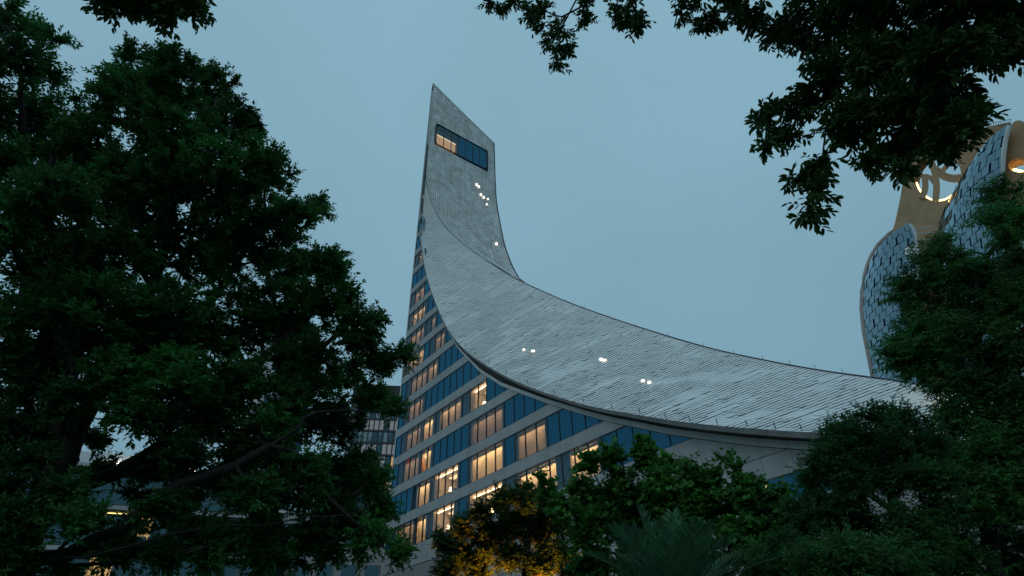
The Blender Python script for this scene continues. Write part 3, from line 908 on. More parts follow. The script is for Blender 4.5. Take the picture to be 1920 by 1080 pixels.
def rib(pts, wpx, d0, dth, name='opening_rib'):
    P = np.array(cat_poly(pts, 5)); T = np.gradient(P, axis=0); T /= np.linalg.norm(T, axis=1)[:, None] + 1e-9
    Nn = np.stack([-T[:, 1], T[:, 0]], 1) * wpx / 2
    V, F = [], []
    for q, nn in zip(P, Nn):
        V += [at(*(q - nn), d0), at(*(q + nn), d0), at(*(q + nn), d0 + dth), at(*(q - nn), d0 + dth)]
    for i in range(len(P) - 1):
        for k in range(4):
            F.append((4 * i + k, 4 * i + (k + 1) % 4, 4 * i + 4 + (k + 1) % 4, 4 * i + 4 + k))
    F += [(3, 2, 1, 0), tuple(4 * (len(P) - 1) + k for k in range(4))]
    link_mesh(name, V, F, M_TAN, tower)
rib([(1754, 377), (1756, 350), (1752, 320), (1740, 290), (1735, 280)], 13, 120.0, 3.0)
rib([(1754, 345), (1742, 332), (1728, 330), (1718, 318)], 9, 120.1, 3.0)
rib([(1729, 371), (1735, 352), (1734, 335)], 12, 120.05, 3.0)
rib([(1754, 318), (1772, 331), (1790, 335), (1803, 333)], 15, 120.15, 3.0)
rib([(1766, 322), (1778, 305), (1778, 288)], 9, 120.2, 3.0)
mb = MB()
arcp = [(1759 + 42.2 * math.cos(a), 331 + 45.3 * math.sin(a)) for a in np.linspace(math.radians(22), math.radians(165), 22)]
mb.tube([at(x, y, 121.4) for x, y in arcp], .22, 5); mb.build('rim_light', E_RIM, tower)
for x in (1728, 1748, 1768):
    ld = bpy.data.lights.new('opening_lamp', 'POINT'); ld.energy = 9000; ld.color = (1, .62, .22); ld.shadow_soft_size = .3
    lo = bpy.data.objects.new('opening_lamp', ld); COL.objects.link(lo); lo.location = Vector(at(x, 372, 122.2)); adopt(lo, tower)
mb = MB(); mb.tube([at(1900, 318, 111), at(1930, 326, 111)], .25, 5); mb.build('rim_light', E_RIM, tower)
# terrace rails between the two glass walls, core and plinth
for (a, b) in (((1712, 432), (1750, 425)), ((1714, 440), (1748, 436)), ((1716, 452), (1752, 448))):
    mb = MB(); mb.tube([at(*a, 117), at(*b, 117)], .12, 5); mb.build('terrace_rail', M_RIMW, tower)
holed_shell('core_wall', [(1700, 455), (1720, 462), (1765, 440), (1800, 420), (1880, 420), (1900, 900), (1700, 900)], None, lambda x, y: 122, 8, M_TAN)
for i in range(16):
    x = 1826 + i * 4.6; y = 243 - i * .95
    mb = MB(); mb.tube([at(x, y + 2, 121), at(x, y - 6, 121)], .05, 4); mb.build('roof_rail_post', M_DARK, tower)
mb = MB(); mb.tube([at(1826, 238, 121), at(1897, 223, 121)], .05, 4); mb.build('roof_rail', M_DARK, tower)
for x, y in ((1755, 608), (1759, 622)):
    c = at(x, y, 105)
    mb = MB(); mb.tube([c, c + np.array([0, 0, .3])], [.14, .14], 6); mb.build('wall_lamp', emit_mat('wall_lamp_glow', (1, .55, .25), 6), tower)

# ------------------------------------------------------------------ far buildings on the left
M_WHITEW = surf_mat('white_wall', (0.62, 0.64, 0.66), 0.7, 0, 0.06, 0.5)
M_DGLASS = glass_mat('dark_glass', (0.03, 0.10, 0.13), (0.15, 0.22, 0.26), 0.35, 0.04, (0.45, 0.75, 0.85), per_obj=0.06)
E_WIN = emit_mat('far_window_glow', (0.75, 0.90, 1.0), 0.17)
E_WARM = emit_mat('warm_window_glow', (1.0, 0.62, 0.26), 0.5)

def local_frame(cx, cy, hd, yaw):
    """x to the right, y away, z up; origin on the ground below the point seen at (cx, cy)"""
    p = at(cx, cy, hd); o = np.array([p[0], p[1], 0.0])
    d = o[:2] / np.linalg.norm(o[:2]); a = math.atan2(d[1], d[0]) + yaw
    fy = np.array([math.cos(a), math.sin(a), 0]); fx = np.array([fy[1], -fy[0], 0])
    return o, (lambda q: o + fx * q[0] + fy * q[1] + np.array([0, 0, q[2]]))
def zpx(x, y, hd): return at(x, y, hd)[2]

# office tower just left of the hotel
def office():
    hd = 150.0
    o, fr = local_frame(712, 790, hd, math.radians(-6))
    t = empty('office_tower', o, 'dark office tower with pale gridded windows, between the big tree and the hotel', 'tower')
    top = zpx(716, 722, hd)
    w = 8.0
    MB().box((-w, .3, 0), (w, 16, top - .5), fr).build('core', M_DARK, t)
    MB().box((-w - .2, 0, top - 5.2), (w + .2, 16, top), fr).build('parapet', surf_mat('dark_parapet', (0.03, 0.03, 0.035), .6), t)
    for k in range(13):
        z1 = top - 7.0 - k * 3.3
        MB().box((-w, 0, z1 - 3.3), (w, .4, z1 - 2.75), fr).build('floor_band', M_DARK, t)
        for i in range(12):
            x = -w + .15 + i * (2 * w / 12)
            r = (i * 37 + k * 61) % 17
            m = E_WIN if (k in (1, 3, 4, 6) and r < 13) else (E_WARM if r == 16 and k > 3 else M_DGLASS)
            MB().box((x, .15, z1 - 2.7), (x + 2 * w / 12 - .35, .25, z1 - .1), fr).build('window_pane', m, t)
office()

def white_block():
    hd = 110.0
    o, fr = local_frame(522, 740, hd, math.radians(10))
    t = empty('white_tower', o, 'plain white tower block glimpsed through the big left-hand tree', 'building')
    top = zpx(520, 628, hd)
    MB().box((-3.6, 0, 0), (3.4, 12, top), fr).build('wall', M_WHITEW, t)
    MB().box((3.45, .4, 0), (6.2, 11, top - 4), fr).build('glass_side', M_DGLASS, t)
    MB().box((-3.2, .5, top), (3.0, 11, top + 1.5), fr).build('roof_box', M_DARK, t)
    for k in range(9):
        z = top - 8 - k * 3.6
        for x in (-2.4, .6):
            fm = MB().box((x, -.06, z), (x + 1.9, .1, z + 1.9), fr).build('window', M_DARK, t)
            MB().box((x + .1, -.09, z + .1), (x + 1.8, -.07, z + 1.8), fr).build('pane', M_DGLASS, fm)
white_block()

M_SLAB = surf_mat('balcony_concrete', (0.34, 0.36, 0.37), 0.7, 0, 0.15, 0.6)
def flats():
    hd = 62.0
    o, fr = local_frame(190, 930, hd, math.radians(-14))
    t = empty('apartment_block', o, 'low glazed block with white balcony slabs behind the lower left branches', 'building')
    top = zpx(190, 868, hd)
    MB().box((-13, 1.6, 0), (14, 16, top - .4), fr).build('wall', surf_mat('teal_wall', (0.12, 0.17, 0.18), .7), t)
    fl = 3.4
    k = 0
    z = top
    while z > 2:
        MB().box((-13.6, 0, z - .35), (14.6, 2.2, z), fr).build('balcony_slab', M_SLAB, t)
        for i in range(14):
            x = -13 + i * 1.95
            lit = (k, i) in ((1, 8), (2, 7), (4, 4))
            MB().box((x, 1.45, z - fl + .1), (x + 1.75, 1.55, z - .45), fr).build('window_pane', E_WARM if lit else M_DGLASS, t)
            MB().box((x + 1.78, 1.3, z - fl), (x + 1.92, 1.6, z - .35), fr).build('pier', M_SLAB, t)
            MB().box((x, .02, z - fl + .05), (x + 1.85, .06, z - fl + 1.0), fr).build('balustrade_pane', M_DGLASS, t)
        if k == 1: MB().box((.5, 1.2, z - .42), (4.5, 1.3, z - .38), fr).build('light_strip', emit_mat('yellow_strip', (1, .75, .25), 2.2), t)
        z -= fl; k += 1
    MB().box((-8, 4, top), (5, 12, top + 2.2), fr).build('roof_house', M_WHITEW, t)
    for i in range(6):
        MB().box((-1 + i * 1.3, 3.6, top + .8), (-.4 + i * 1.3, 3.9, top + 1.3), fr).build('roof_lamp', emit_mat('roof_lamp_glow', (1, .95, .8), 6), t)
flats()

def podium():
    o, fr = local_frame(600, 1010, 75.0, math.radians(-4))
    t = empty('podium_building', o, 'low pale podium with framed windows, behind the lower right of the big tree', 'building')
    top = zpx(600, 965, 75)
    MB().box((-11, 0, 0), (13.5, 14, top), fr).build('wall', M_STONE, t)
    for i in range(9):
        for k in range(2):
            x = -10.2 + i * 2.6; z = top - 3.2 - k * 4.2
            f = MB().box((x, -.1, z), (x + 1.9, .1, z + 2.1), fr).build('window', M_RIM, t)
            MB().box((x + .12, -.13, z + .12), (x + 1.78, -.11, z + 1.98), fr).build('pane', M_DGLASS, f)
    MB().box((-11.2, -.25, top), (13.7, 14, top + .3), fr).build('coping', M_TRIM, t)
podium()

def red_sign():
    hd = 95.0
    c = at(362, 792, hd)
    o = np.array([c[0], c[1], 0.0])
    t = empty('rooftop_sign', o, 'small red glowing sign on a mast seen through the left tree', 'sign')
    mb = MB(); mb.tube([o, c], .25, 6); mb.build('mast', M_DARK, t)
    d = o[:2] / np.linalg.norm(o[:2]); fx = np.array([d[1], -d[0], 0])
    er = emit_mat('red_glow', (1.0, 0.05, 0.04), 1.6)
    P = [(-1.2, -1.5), (-.6, -1.8), (.9, .6), (1.5, 1.6), (.6, 1.9), (-.5, .8)]
    A = [c + fx * a + np.array([0, 0, b]) for a, b in P]
    B = [q + np.array([d[0] * .4, d[1] * .4, 0]) for q in A]
    MB().prism(A, B).build('red_panel', er, t)
red_sign()

# ------------------------------------------------------------------ trees
def tube_mesh(P0, P1, R0, R1, n=5):
    P0, P1 = np.asarray(P0), np.asarray(P1); R0, R1 = np.asarray(R0), np.asarray(R1)
    d = P1 - P0; L = np.linalg.norm(d, axis=1, keepdims=True); d = d / np.maximum(L, 1e-6)
    ref = np.where(np.abs(d[:, 2:3]) < .9, np.array([[0, 0, 1.0]]), np.array([[1.0, 0, 0]]))
    a = np.cross(d, ref); a /= np.linalg.norm(a, axis=1, keepdims=True); c = np.cross(d, a)
    ang = 2 * np.pi * np.arange(n) / n
    ring = np.cos(ang)[None, :, None] * a[:, None] + np.sin(ang)[None, :, None] * c[:, None]
    A = P0[:, None] + ring * R0[:, None, None]; B = P1[:, None] + ring * R1[:, None, None]
    V = np.concatenate([A, B], 1).reshape(-1, 3)
    k = np.arange(n); k2 = (k + 1) % n
    f = np.stack([k, k2, n + k2, n + k], 1)
    F = (f[None] + (np.arange(len(P0)) * 2 * n)[:, None, None]).reshape(-1, 4)
    return V, F

def unit(v): return v / np.maximum(np.linalg.norm(v, axis=-1, keepdims=True), 1e-9)

def leaves(pos, dirn, L, Wd, shape, droop=0.0):
    """pos, dirn (n,3): leaf blades as (verts, quads)"""
    n = len(pos)
    d = unit(dirn + np.array([0, 0, -droop]))
    up = unit(np.array([0, 0, 1.0]) + rng.normal(0, .55, (n, 3)))
    w = unit(np.cross(d, up)); nn = np.cross(w, d)
    L = np.asarray(L)[:, None]; Wd = np.asarray(Wd)[:, None]
    if shape == 'lance':      # two quads, folded on the midrib
        b = pos; t = pos + d * L - nn * L * .12
        l = pos + d * L * .48 + w * Wd * .5 + nn * Wd * .18
        r = pos + d * L * .48 - w * Wd * .5 + nn * Wd * .18
        V = np.stack([b, l, t, r], 1).reshape(-1, 3)
        F = np.arange(n * 4).reshape(n, 4)
        return V, F
    if shape == 'ellip':      # six-sided blade as two folded quads
        b = pos; t = pos + d * L - nn * L * .10
        l1 = pos + d * L * .28 + w * Wd * .42 + nn * Wd * .15; l2 = pos + d * L * .68 + w * Wd * .40 + nn * Wd * .10
        r1 = pos + d * L * .28 - w * Wd * .42 + nn * Wd * .15; r2 = pos + d * L * .68 - w * Wd * .40 + nn * Wd * .10
        V = np.stack([b, l1, l2, t, r2, r1], 1).reshape(-1, 3)
        base = (np.arange(n) * 6)[:, None]
        F = np.concatenate([base + np.array([[0, 1, 2, 3]]), base + np.array([[0, 3, 4, 5]])], 0)
        return V, F
    if shape == 'round':
        b = pos; c = d * L
        l1 = pos + c * .10 + w * Wd * .36; l2 = pos + c * .50 + w * Wd * .52; t = pos + c - nn * L * .1
        r1 = pos + c * .10 - w * Wd * .36; r2 = pos + c * .50 - w * Wd * .52
        V = np.stack([b + c * .05, l1, l2, t, r2, r1], 1).reshape(-1, 3)
        base = (np.arange(n) * 6)[:, None]
        F = np.concatenate([base + np.array([[0, 1, 2, 3]]), base + np.array([[0, 3, 4, 5]])], 0)
        return V, F

def grow(trunks, attr, jitter=.12, bias=.25):
    """trunks: list of polylines (world); attr: (n,3). returns node arrays and parents, tip node of each attractor"""
    nodes, par, plen = [], [], []
    def add(p, pi):
        nodes.append(np.asarray(p, float)); par.append(pi)
        plen.append(0 if pi < 0 else plen[pi] + np.linalg.norm(nodes[-1] - nodes[pi])); return len(nodes) - 1
    for tl in trunks:
        tl = [np.asarray(p, float) for p in tl]
        if not nodes: pi = add(tl[0], -1)
        else:
            A = np.array(nodes); pi = int(np.argmin(np.linalg.norm(A - tl[0], axis=1)))
        for a, b in zip(tl[:-1], tl[1:]):
            m = max(2, int(np.linalg.norm(b - a) / .35))
            for k in range(1, m + 1):
                p = a + (b - a) * k / m + rng.normal(0, .02, 3); pi = add(p, pi)
    A0 = np.array(nodes)
    order = np.argsort([np.min(np.linalg.norm(A0 - a, axis=1)) for a in attr])
    tips = []
    buf = np.zeros((len(nodes) + len(attr) * 14 + 10, 3)); buf[:len(nodes)] = nodes
    pl = np.zeros(len(buf)); pl[:len(nodes)] = plen
    for oi in order:
        a = attr[oi]; n = len(nodes)
        dv = np.linalg.norm(buf[:n] - a, axis=1) + bias * pl[:n]
        pi = int(np.argmin(dv)); p0 = nodes[pi]
        L = np.linalg.norm(a - p0); m = int(min(12, max(2, L / .3)))
        side = rng.normal(0, jitter, 3) * L
        sag = np.array([0, 0, -.06 * L])
        for k in range(1, m + 1):
            f = k / m
            p = p0 + (a - p0) * f + side * math.sin(math.pi * f) + sag * math.sin(math.pi * f)
            pi = add(p, pi); buf[pi] = p; pl[pi] = plen[pi]
        tips.append(pi)
    return np.array(nodes), np.array(par), tips, order

def tree(name, label, cat, group, trunks, clumps, hd, hvar, per, leafcfg, mat, tip_r, trunk_r, flat=1.0, near_parts=0, root=None, seed_dir=None, dens=None):
    """clumps: (px x, px y, px radius[, depth]) crown masses"""
    cps = []
    for c in clumps:
        x, y, r = c[:3]; d = c[3] if len(c) > 3 else hd + rng.uniform(-hvar, hvar)
        p = at(x, y, d); R = max(.25 * r / FPX * np.linalg.norm(p - CAM), r / FPX * np.linalg.norm(p - CAM) * .95 - .42 * leafcfg['twig_len'])
        n = max(2, int(per * (r / 50.0) ** 2))
        q = unit(rng.normal(0, 1, (n, 3))) * (rng.uniform(.15, 1, (n, 1)) ** .5) * R
        q[:, 2] *= flat
        cps.append(p + q)
    attr = np.concatenate(cps)
    base = np.array(trunks[0][0], float)
    t = empty(name, base, label, cat, group)
    nodes, par, tips, order = grow(trunks, attr)
    # radii by the number of tips each node carries
    cnt = np.zeros(len(nodes)); cnt[tips] += 1
    for i in range(len(nodes) - 1, 0, -1):
        if par[i] >= 0: cnt[par[i]] += cnt[i]
    cnt = np.maximum(cnt, 1)
    rad = tip_r * cnt ** .40
    rad = np.minimum(rad, trunk_r) if rad.max() > trunk_r else rad
    rad[:1] = max(trunk_r, rad[0])
    idx = np.arange(len(nodes)); e = idx[par >= 0]
    thick = rad[e] > tip_r * 2.6
    for sel, nm, ns in ((thick, 'trunk', 8), (~thick, 'branches', 4)):
        ee = e[sel]
        if len(ee):
            dv = unit(nodes[ee] - nodes[par[ee]])
            V, F = tube_mesh(nodes[par[ee]] - dv * (rad[ee] * .45)[:, None], nodes[ee] + dv * (rad[ee] * .35)[:, None], np.minimum(rad[par[ee]], rad[ee] * 1.12), rad[ee], ns)
            bo = fast_mesh(nm, V, F, M_BARK, t, True)
            if nm == 'branches': tag(bo, kind='stuff')
    # twigs and leaves
    lc = leafcfg
    tp = nodes[tips]; td = unit(tp - nodes[par[tips]])
    nt = lc['twigs']
    P = np.repeat(tp, nt, 0); D = unit(np.repeat(td, nt, 0) * lc.get('fwd', .55) + rng.normal(0, .62, (len(P), 3)) * np.array([1, 1, lc.get('zs', .7)]) + np.array([0, 0, lc.get('lift', .0)]))
    TL = rng.uniform(.55, 1.15, len(P)) * lc['twig_len']
    P = P - D * TL[:, None] * .2
    V, F = tube_mesh(P, P + D * TL[:, None], np.full(len(P), tip_r * .55), np.full(len(P), tip_r * .25), 3)
    tag(fast_mesh('twigs', V, F, M_BARK, t), kind='stuff')
    nl = lc['leaves']
    f = (np.tile(np.arange(nl), len(P)) + rng.uniform(0, .6, nl * len(P))) / nl
    f = .12 + .9 * f
    PP = np.repeat(P, nl, 0); DD = np.repeat(D, nl, 0); LL = np.repeat(TL, nl)
    pos = PP + DD * (f * LL)[:, None]
    sidev = unit(np.cross(DD, unit(np.array([0, 0, 1.0]) + rng.normal(0, .3, DD.shape))))
    alt = np.where(np.arange(len(pos)) % 2 == 0, 1.0, -1.0)[:, None]
    ld = unit(DD * lc.get('along', .75) + sidev * alt * .8 + rng.normal(0, .25, DD.shape))
    sz = rng.uniform(.65, 1.2, len(pos)) * (1.0 - .35 * np.maximum(0, f - .8) / .2)
    keep = rng.random(len(pos)) > .06
    pos, ld, sz = pos[keep], ld[keep], sz[keep]
    V, F = leaves(pos, ld, lc['L'] * sz, lc['W'] * sz, lc['shape'], lc.get('droop', .15))
    kv = 4 if lc['shape'] == 'lance' else 6
    nleaf = len(pos)
    near = np.zeros(nleaf, bool)
    if near_parts:
        c = (pos - CAM) @ ROT          # camera space
        xs = CX + FPX * c[:, 0] / -c[:, 2]; ys = CY - FPX * c[:, 1] / -c[:, 2]
        inside = (xs > 0) & (xs < 1920) & (ys > 0) & (ys < 1080) & (c[:, 2] < 0)
        d = np.where(inside, np.linalg.norm(c, axis=1) / sz, 1e9)
        near[np.argsort(d)[:near_parts]] = True
    Vl = V.reshape(nleaf, kv, 3)
    if near_parts:
        fl = [(0, 1, 2, 3)] if kv == 4 else [(0, 1, 2, 3), (0, 3, 4, 5)]
        for i in np.where(near)[0]:
            link_mesh('leaf', Vl[i], fl, mat, t)
    rest = Vl[~near]
    nr = len(rest)
    if kv == 4: F = np.arange(nr * 4).reshape(nr, 4)
    else:
        bs = (np.arange(nr) * 6)[:, None]
        F = np.concatenate([bs + np.array([[0, 1, 2, 3]]), bs + np.array([[0, 3, 4, 5]])], 0)
    tag(fast_mesh('crown', rest.reshape(-1, 3), F, mat, t), kind='stuff')
    print('TREE', name, 'tips', len(tips), 'leaves', nleaf)
    return t

def gp(x, hd):   # ground point under a pixel column
    p = at(x, 1200, hd); return np.array([p[0], p[1], 0.0])

# big broadleaf tree on the left
HL = 9.0
tr0 = [gp(5, HL), at(20, 1150, HL), at(38, 1060, HL), at(72, 960, HL), at(122, 860, HL), at(165, 760, HL), at(225, 640, HL + .3), at(300, 500, HL + .5), at(340, 330, HL + .5)]
limbs = [[at(38, 1060, HL), at(130, 1035, HL - .3), at(230, 985, HL - .6), at(330, 915, HL - .8), at(440, 875, HL - .8), at(560, 800, HL - .8)],
         [at(72, 960, HL), at(170, 905, HL + .2), at(260, 860, HL + .3), at(360, 800, HL + .3), at(470, 700, HL + .3), at(560, 600, HL + .3)],
         [at(122, 860, HL), at(95, 700, HL + .4), at(75, 560, HL + .6), at(60, 400, HL + .6)],
         [at(165, 760, HL), at(280, 660, HL + .5), at(400, 560, HL + .8), at(470, 460, HL + .9)],
         [at(38, 1060, HL), at(160, 1045, HL - 1.0), at(330, 1000, HL - 1.4), at(500, 985, HL - 1.5), at(640, 970, HL - 1.5)]]
CL_LEFT = [(270, 125, 52), (330, 150, 55), (400, 160, 48), (215, 190, 60), (330, 250, 85), (440, 235, 58), (500, 320, 62), (400, 350, 85), (270, 350, 85), (150, 270, 60), (100, 380, 70),
           (555, 400, 55), (595, 385, 30), (490, 450, 75), (360, 470, 85), (220, 470, 85), (90, 490, 80), (20, 420, 60), (610, 500, 50), (620, 560, 62), (540, 580, 75), (430, 600, 85),
           (300, 590, 80), (170, 600, 85), (50, 620, 80), (665, 620, 58), (700, 600, 28), (715, 670, 42), (755, 668, 26), (570, 690, 75), (450, 720, 65), (330, 710, 65), (210, 720, 60), (690, 750, 45), (735, 772, 24),
           (610, 790, 72), (500, 810, 58), (390, 800, 55), (250, 770, 45), (60, 740, 75), (20, 830, 60), (650, 880, 62), (700, 905, 42), (560, 900, 62), (470, 930, 55), (360, 900, 45),
           (715, 965, 42), (690, 1010, 42), (640, 960, 55), (590, 1020, 55), (500, 1030, 60), (400, 1030, 50), (300, 1040, 40), (15, 930, 40), (330, 985, 30), (740, 1035, 26), (170, 820, 28), (60, 870, 30), (30, 985, 48), (15, 1060, 45), (290, 880, 40), (420, 900, 45), (300, 950, 36), (215, 1035, 34), (120, 930, 34), (190, 880, 26), (255, 925, 24), (140, 750, 45), (230, 690, 60), (340, 850, 45), (440, 850, 45), (540, 760, 50), (90, 800, 45), (300, 790, 45),
           (250, 420, 70, 10.8), (420, 480, 70, 10.8), (560, 640, 60, 10.8), (330, 640, 80, 11), (150, 540, 80, 11), (500, 880, 70, 10.6), (620, 900, 60, 10.6), (400, 740, 70, 11), (100, 680, 70, 11), (250, 200, 60, 10.6), (370, 220, 60, 10.6), (330, 330, 70, 10.8), (200, 320, 60, 10.8), (470, 380, 55, 10.6), (130, 330, 60, 10.8), (150, 985, 38), (235, 1000, 34), (110, 1065, 26), (360, 1000, 40), (60, 300, 50, 10.8), (540, 500, 60, 10.6), (640, 700, 50, 10.4), (480, 1000, 50, 10.4)]
tree('broadleaf_tree', 'big dark broadleaf tree filling the left of the photo', 'tree', 'broadleaf trees framing the view', [tr0] + limbs, CL_LEFT, HL, 1.1, 21.0,
     dict(twigs=8, twig_len=.36, leaves=16, L=.092, W=.042, shape='lance', droop=.05, lift=.1), M_LEAF_A, .0075, .17)
# slender tree at the far left edge
HF = 10.5
tr = [gp(-60, HF), at(-30, 1000, HF), at(30, 700, HF), at(58, 450, HF), at(48, 300, HF), at(38, 180, HF), at(30, 60, HF)]
CL_F = [(25, 40, 40), (70, 60, 28), (105, 75, 22), (20, 120, 50), (75, 130, 35), (20, 210, 50), (85, 215, 45), (130, 240, 35), (15, 300, 40), (-40, 60, 60), (-60, 200, 70), (-50, 350, 70)]
tree('slender_tree', 'slender broadleaf tree at the far left edge, its tip against the sky', 'tree', 'broadleaf trees framing the view', [tr], CL_F, HF, .7, 20.0,
     dict(twigs=7, twig_len=.46, leaves=12, L=.12, W=.048, shape='lance', droop=.05, lift=.15), M_LEAF_A, .008, .12)

# overhanging trees: trunks beside and behind the camera, boughs over the view
HO = 3.4
tr = [np.array([5.2, 0.6, 0]), np.array([5.0, .9, 2.2]), np.array([4.6, 1.4, 4.2]), at(1900, -60, HO + .4), at(1760, 60, HO), at(1640, 130, HO), at(1560, 220, HO - .1)]
l2 = [at(1900, -60, HO + .4), at(1600, -60, HO), at(1350, -30, HO - .2), at(1150, -30, HO - .3), at(1060, 30, HO - .3)]
l3 = [at(1760, 60, HO), at(1780, 180, HO), at(1720, 260, HO)]
CL_O = [(915, 6, 14), (938, 18, 14), (1045, 65, 36), (1010, 25, 38), (960, 5, 24), (1045, 115, 20), (1055, 90, 26), (1100, 15, 34), (1180, 20, 38), (1195, 40, 24), (1290, 15, 30), (1330, 40, 36), (1400, 40, 42), (1450, 70, 34), (1500, 40, 55), (1600, 50, 70),
        (1720, 50, 80), (1840, 50, 75), (1550, 150, 55), (1650, 140, 75), (1780, 130, 70), (1890, 85, 40), (1590, 225, 52), (1690, 215, 60), (1500, 195, 34), (1450, 215, 28), (1420, 222, 18), (1475, 255, 30),
        (1440, 272, 18), (1530, 305, 26), (1490, 335, 20), (1540, 330, 22), (1530, 362, 18), (1522, 385, 12), (1517, 402, 8), (1640, 285, 34), (1620, 310, 18), (1700, 275, 36), (1780, 255, 40), (1760, 210, 50), (1810, 225, 26), (1680, 320, 14), (1850, -40, 90), (1650, -60, 90), (1400, -50, 70), (1180, -40, 60)]
tree('overhanging_tree', 'dark overhanging boughs filling the top right of the photo', 'tree', 'overhanging boughs', [tr, l2, l3], CL_O, HO, .4, 17.0,
     dict(twigs=5, twig_len=.17, leaves=9, L=.066, W=.028, shape='ellip', droop=.3, lift=-.1, zs=.9, along=.9), M_LEAF_B, .0030, .12, near_parts=300)
tr = [np.array([-3.6, -.8, 0]), np.array([-3.3, -.6, 2.0]), np.array([-2.9, .2, 4.0]), at(250, -120, HO)]
tree('overhanging_tree', 'single small leafy bough hanging in at the top left', 'tree', 'overhanging boughs', [tr],
     [(200, 0, 26), (255, 2, 30), (300, 8, 28), (345, 2, 26), (375, 5, 14), (310, 28, 12), (240, -50, 60), (330, -50, 50)], HO, .25, 26,
     dict(twigs=5, twig_len=.20, leaves=8, L=.072, W=.033, shape='ellip', droop=.3, lift=-.1, zs=.9), M_LEAF_B, .0035, .10, near_parts=60)

# feathery tree on the right
HR = 12.5
tr = [gp(1880, HR), at(1868, 1080, HR), at(1850, 950, HR), at(1842, 800, HR), at(1835, 640, HR), at(1850, 480, HR)]
CL_R = [(1885, 375, 40), (1868, 412, 26), (1905, 420, 45), (1885, 450, 26), (1800, 482, 24), (1765, 470, 30), (1740, 485, 32), (1840, 515, 30), (1905, 500, 40), (1780, 520, 50), (1715, 545, 42), (1685, 555, 20), (1900, 560, 60), (1830, 570, 60), (1740, 590, 50),
        (1705, 640, 40), (1680, 675, 30), (1770, 640, 60), (1850, 650, 65), (1910, 680, 60), (1720, 690, 42), (1790, 710, 55), (1870, 750, 65), (1800, 790, 50), (1900, 840, 55), (1850, 870, 55), (1910, 940, 55), (1840, 960, 50), (1890, 1030, 60), (1780, 860, 50), (1770, 1000, 50), (1800, 1060, 50), (1850, 920, 50), (1900, 900, 50), (1960, 600, 80), (1980, 800, 90)]
tree('feathery_tree', 'tall green feathery-leaved tree at the right edge in front of the glass tower', 'tree', 'trees on the right', [tr], CL_R, HR, 1.0, 20.0,
     dict(twigs=7, twig_len=.55, leaves=20, L=.115, W=.036, shape='lance', droop=.25, lift=.05, along=.4), M_LEAF_C, .008, .15)

# dark spreading tree right of centre
HD = 10.0
tr = [gp(1700, HD), at(1695, 1060, HD), at(1680, 960, HD), at(1655, 880, HD), at(1635, 820, HD)]
l2 = [at(1680, 960, HD), at(1600, 900, HD - .3), at(1540, 850, HD - .4)]
l3 = [at(1655, 880, HD), at(1720, 820, HD + .3), at(1750, 790, HD + .4)]
CL_D = [(1575, 818, 30), (1600, 796, 22), (1640, 785, 26), (1690, 782, 30), (1730, 800, 30), (1535, 860, 28), (1555, 842, 32), (1600, 830, 44), (1670, 830, 44), (1740, 840, 38), (1525, 900, 36), (1580, 890, 44), (1650, 900, 46), (1720, 900, 40),
        (1550, 960, 40), (1620, 970, 46), (1690, 980, 40), (1580, 1030, 46), (1660, 1050, 46), (1540, 1060, 40), (1740, 1010, 34), (1510, 960, 34), (1500, 1010, 36), (1630, 880, 44), (1560, 860, 40), (1700, 860, 40), (1760, 900, 36), (1760, 960, 36), (1720, 1060, 44), (1600, 930, 44)]
tree('spreading_tree', 'dark spreading small-leaved tree in front of the low end of the hotel roof', 'tree', 'trees on the right', [tr, l2, l3], CL_D, HD, .6, 34.0,
     dict(twigs=7, twig_len=.36, leaves=13, L=.078, W=.030, shape='lance', droop=.05, lift=.1), M_LEAF_F, .006, .11)

# round-leaved tree in the middle
HM = 12.0
tr = [gp(1250, HM), at(1250, 1100, HM), at(1240, 1000, HM), at(1210, 920, HM)]
l2 = [at(1240, 1000, HM), at(1330, 950, HM), at(1385, 890, HM)]
CL_M = [(1105, 875, 30), (1150, 860, 32), (1205, 845, 28), (1215, 865, 30), (1250, 870, 26), (1095, 930, 44), (1165, 925, 52), (1240, 920, 50), (1300, 895, 30), (1340, 905, 34), (1365, 865, 10), (1385, 880, 14), (1410, 895, 14), (1400, 925, 36), (1320, 950, 50), (1430, 960, 38),
        (1180, 990, 55), (1100, 1000, 45), (1270, 1000, 50), (1380, 1000, 48), (1450, 1020, 48), (1480, 1000, 36), (1020, 905, 12), (1035, 935, 26), (1060, 955, 30), (1200, 1060, 50), (1320, 1060, 50), (1120, 1060, 45), (1430, 1070, 45), (1460, 930, 30), (1490, 960, 34), (1500, 1040, 44), (1370, 950, 44), (1290, 960, 44), (1220, 950, 44), (1140, 970, 44)]
tree('round_leaved_tree', 'mid green round-leaved tree in front of the hotel, right of the orange-lit tree', 'tree', 'trees below the hotel', [tr, l2], CL_M, HM, .7, 30.0,
     dict(twigs=6, twig_len=.40, leaves=9, L=.105, W=.105, shape='round', droop=.3, lift=.15), M_LEAF_D, .007, .12)

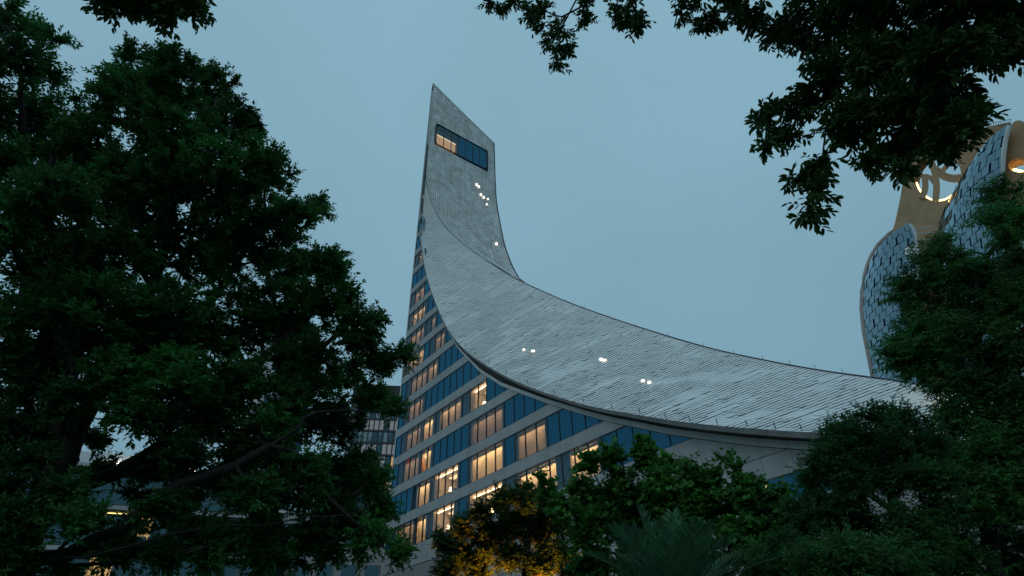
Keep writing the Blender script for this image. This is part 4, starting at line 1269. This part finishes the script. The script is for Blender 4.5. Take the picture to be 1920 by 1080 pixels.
# dark tree with an orange light inside
HG = 15.0
tr = [gp(985, HG), at(985, 1100, HG), at(990, 1020, HG), at(985, 960, HG)]
CL_G = [(835, 1015, 26), (870, 990, 28), (905, 965, 28), (945, 938, 30), (985, 935, 34), (1020, 945, 34), (860, 1040, 36), (915, 1010, 38), (965, 985, 40), (1010, 990, 40), (1050, 985, 30), (900, 1065, 36), (955, 1050, 36), (1010, 1060, 36), (1055, 1040, 34), (840, 1075, 30), (1065, 1090, 30)]
tree('lamplit_tree', 'dark small-leaved tree glowing orange inside, below the lit windows', 'tree', 'trees below the hotel', [tr], CL_G, HG, .9, 75.0,
     dict(twigs=7, twig_len=.42, leaves=12, L=.095, W=.045, shape='lance', droop=.05, lift=.15), M_LEAF_E, .008, .13)
def uplight(x, hd, energy, label):
    b = gp(x, hd)
    t = empty('uplight', b, label, 'lamp', 'garden uplights')
    mb = MB(); mb.tube([b, b + np.array([0, 0, .22])], [.16, .13], 10); mb.build('housing', M_DARK, t)
    mb = MB(); mb.tube([b + np.array([0, 0, .221]), b + np.array([0, 0, .235])], [.11, .11], 10); mb.build('lens', emit_mat('uplight_glow', (1, .55, .12), 20), t)
    ld = bpy.data.lights.new('bulb', 'SPOT'); ld.energy = energy; ld.color = (1.0, .28, .02); ld.spot_size = math.radians(74); ld.spot_blend = .6; ld.shadow_soft_size = .12
    lo = bpy.data.objects.new('bulb', ld); COL.objects.link(lo); lo.location = Vector(b + np.array([0, 0, .3])); lo.rotation_euler = (math.pi, 0, 0)
    adopt(lo, t)
uplight(1000, 16.2, 5200, 'orange garden uplight under the dark tree below the lit windows')
uplight(1055, 15.2, 2600, 'orange garden uplight between the dark tree and the round-leaved tree')

# palm in the middle foreground
def palm():
    c = at(1275, 1165, 8.2)
    b = np.array([c[0], c[1], 0.0])
    t = empty('palm', b, 'dark feather palm with arching fronds at the bottom centre right', 'palm', None)
    mb = MB(); mb.tube([b, b + (c - b) * .5, c], [.24, .2, .2], 10); mb.build('trunk', M_BARK, t)
    nf = 34
    for i in range(nf):
        az = 2 * math.pi * (i * .381966) + random.uniform(-.1, .1)
        el = math.radians(random.uniform(36, 82))
        Lf = random.uniform(1.0, 1.5)
        d = np.array([math.cos(az) * math.cos(el), math.sin(az) * math.cos(el), math.sin(el)])
        pts = []; p = c.copy(); dd = d.copy()
        for k in range(13):
            pts.append(p.copy()); p = p + dd * Lf / 12; dd = unit(dd + np.array([0, 0, -.055 * math.cos(el) - .012]))
        mb = MB()
        mb.tube(pts, list(np.linspace(.018, .004, 13)), 4)
        P = np.array(pts)
        for k in range(46):
            f = .12 + .88 * k / 45; x = f * 12; j = min(11, int(x)); q = P[j] + (P[j + 1] - P[j]) * (x - j)
            ax = unit(P[j + 1] - P[j]); sd = unit(np.cross(ax, np.array([0, 0, 1.0]) + .01)); upv = np.cross(sd, ax)
            ll = .34 * math.sin(math.pi * (.12 + .8 * f)) + .06
            for s in (-1, 1):
                ld = unit(ax * .95 + sd * s * .75 + upv * .32 + rng.normal(0, .06, 3)); wv_ = unit(np.cross(ld, upv)) * .008
                n0 = len(mb.v); m = q + ld * ll * .5
                mb.v += [tuple(q), tuple(m + wv_), tuple(q + ld * ll - np.array([0, 0, .03])), tuple(m - wv_)]; mb.f.append([n0, n0 + 1, n0 + 2, n0 + 3])
        mb.build('frond', M_FROND, t)
palm()

# low shrubs along the bottom right
for x, hd, r, lab in ((1600, 7.0, 62, 'bushy green shrub at the bottom edge under the dark spreading tree'), (1480, 8.5, 55, 'bushy green shrub at the bottom edge between the palm and the spreading tree')):
    c = at(x, 1080, hd)
    tree('shrub', lab, 'shrub', 'shrubs along the bottom', [[gp(x, hd), gp(x, hd) + np.array([0, 0, c[2] * .6])]],
         [(x - 50, 1085, r, hd), (x + 45, 1075, r, hd), (x, 1050, r * .9, hd + .2), (x + 90, 1060, r * .8, hd + .3)], hd, .3, 26,
         dict(twigs=7, twig_len=.30, leaves=14, L=.075, W=.024, shape='lance', droop=.2, lift=.2), M_LEAF_C, .005, .06)
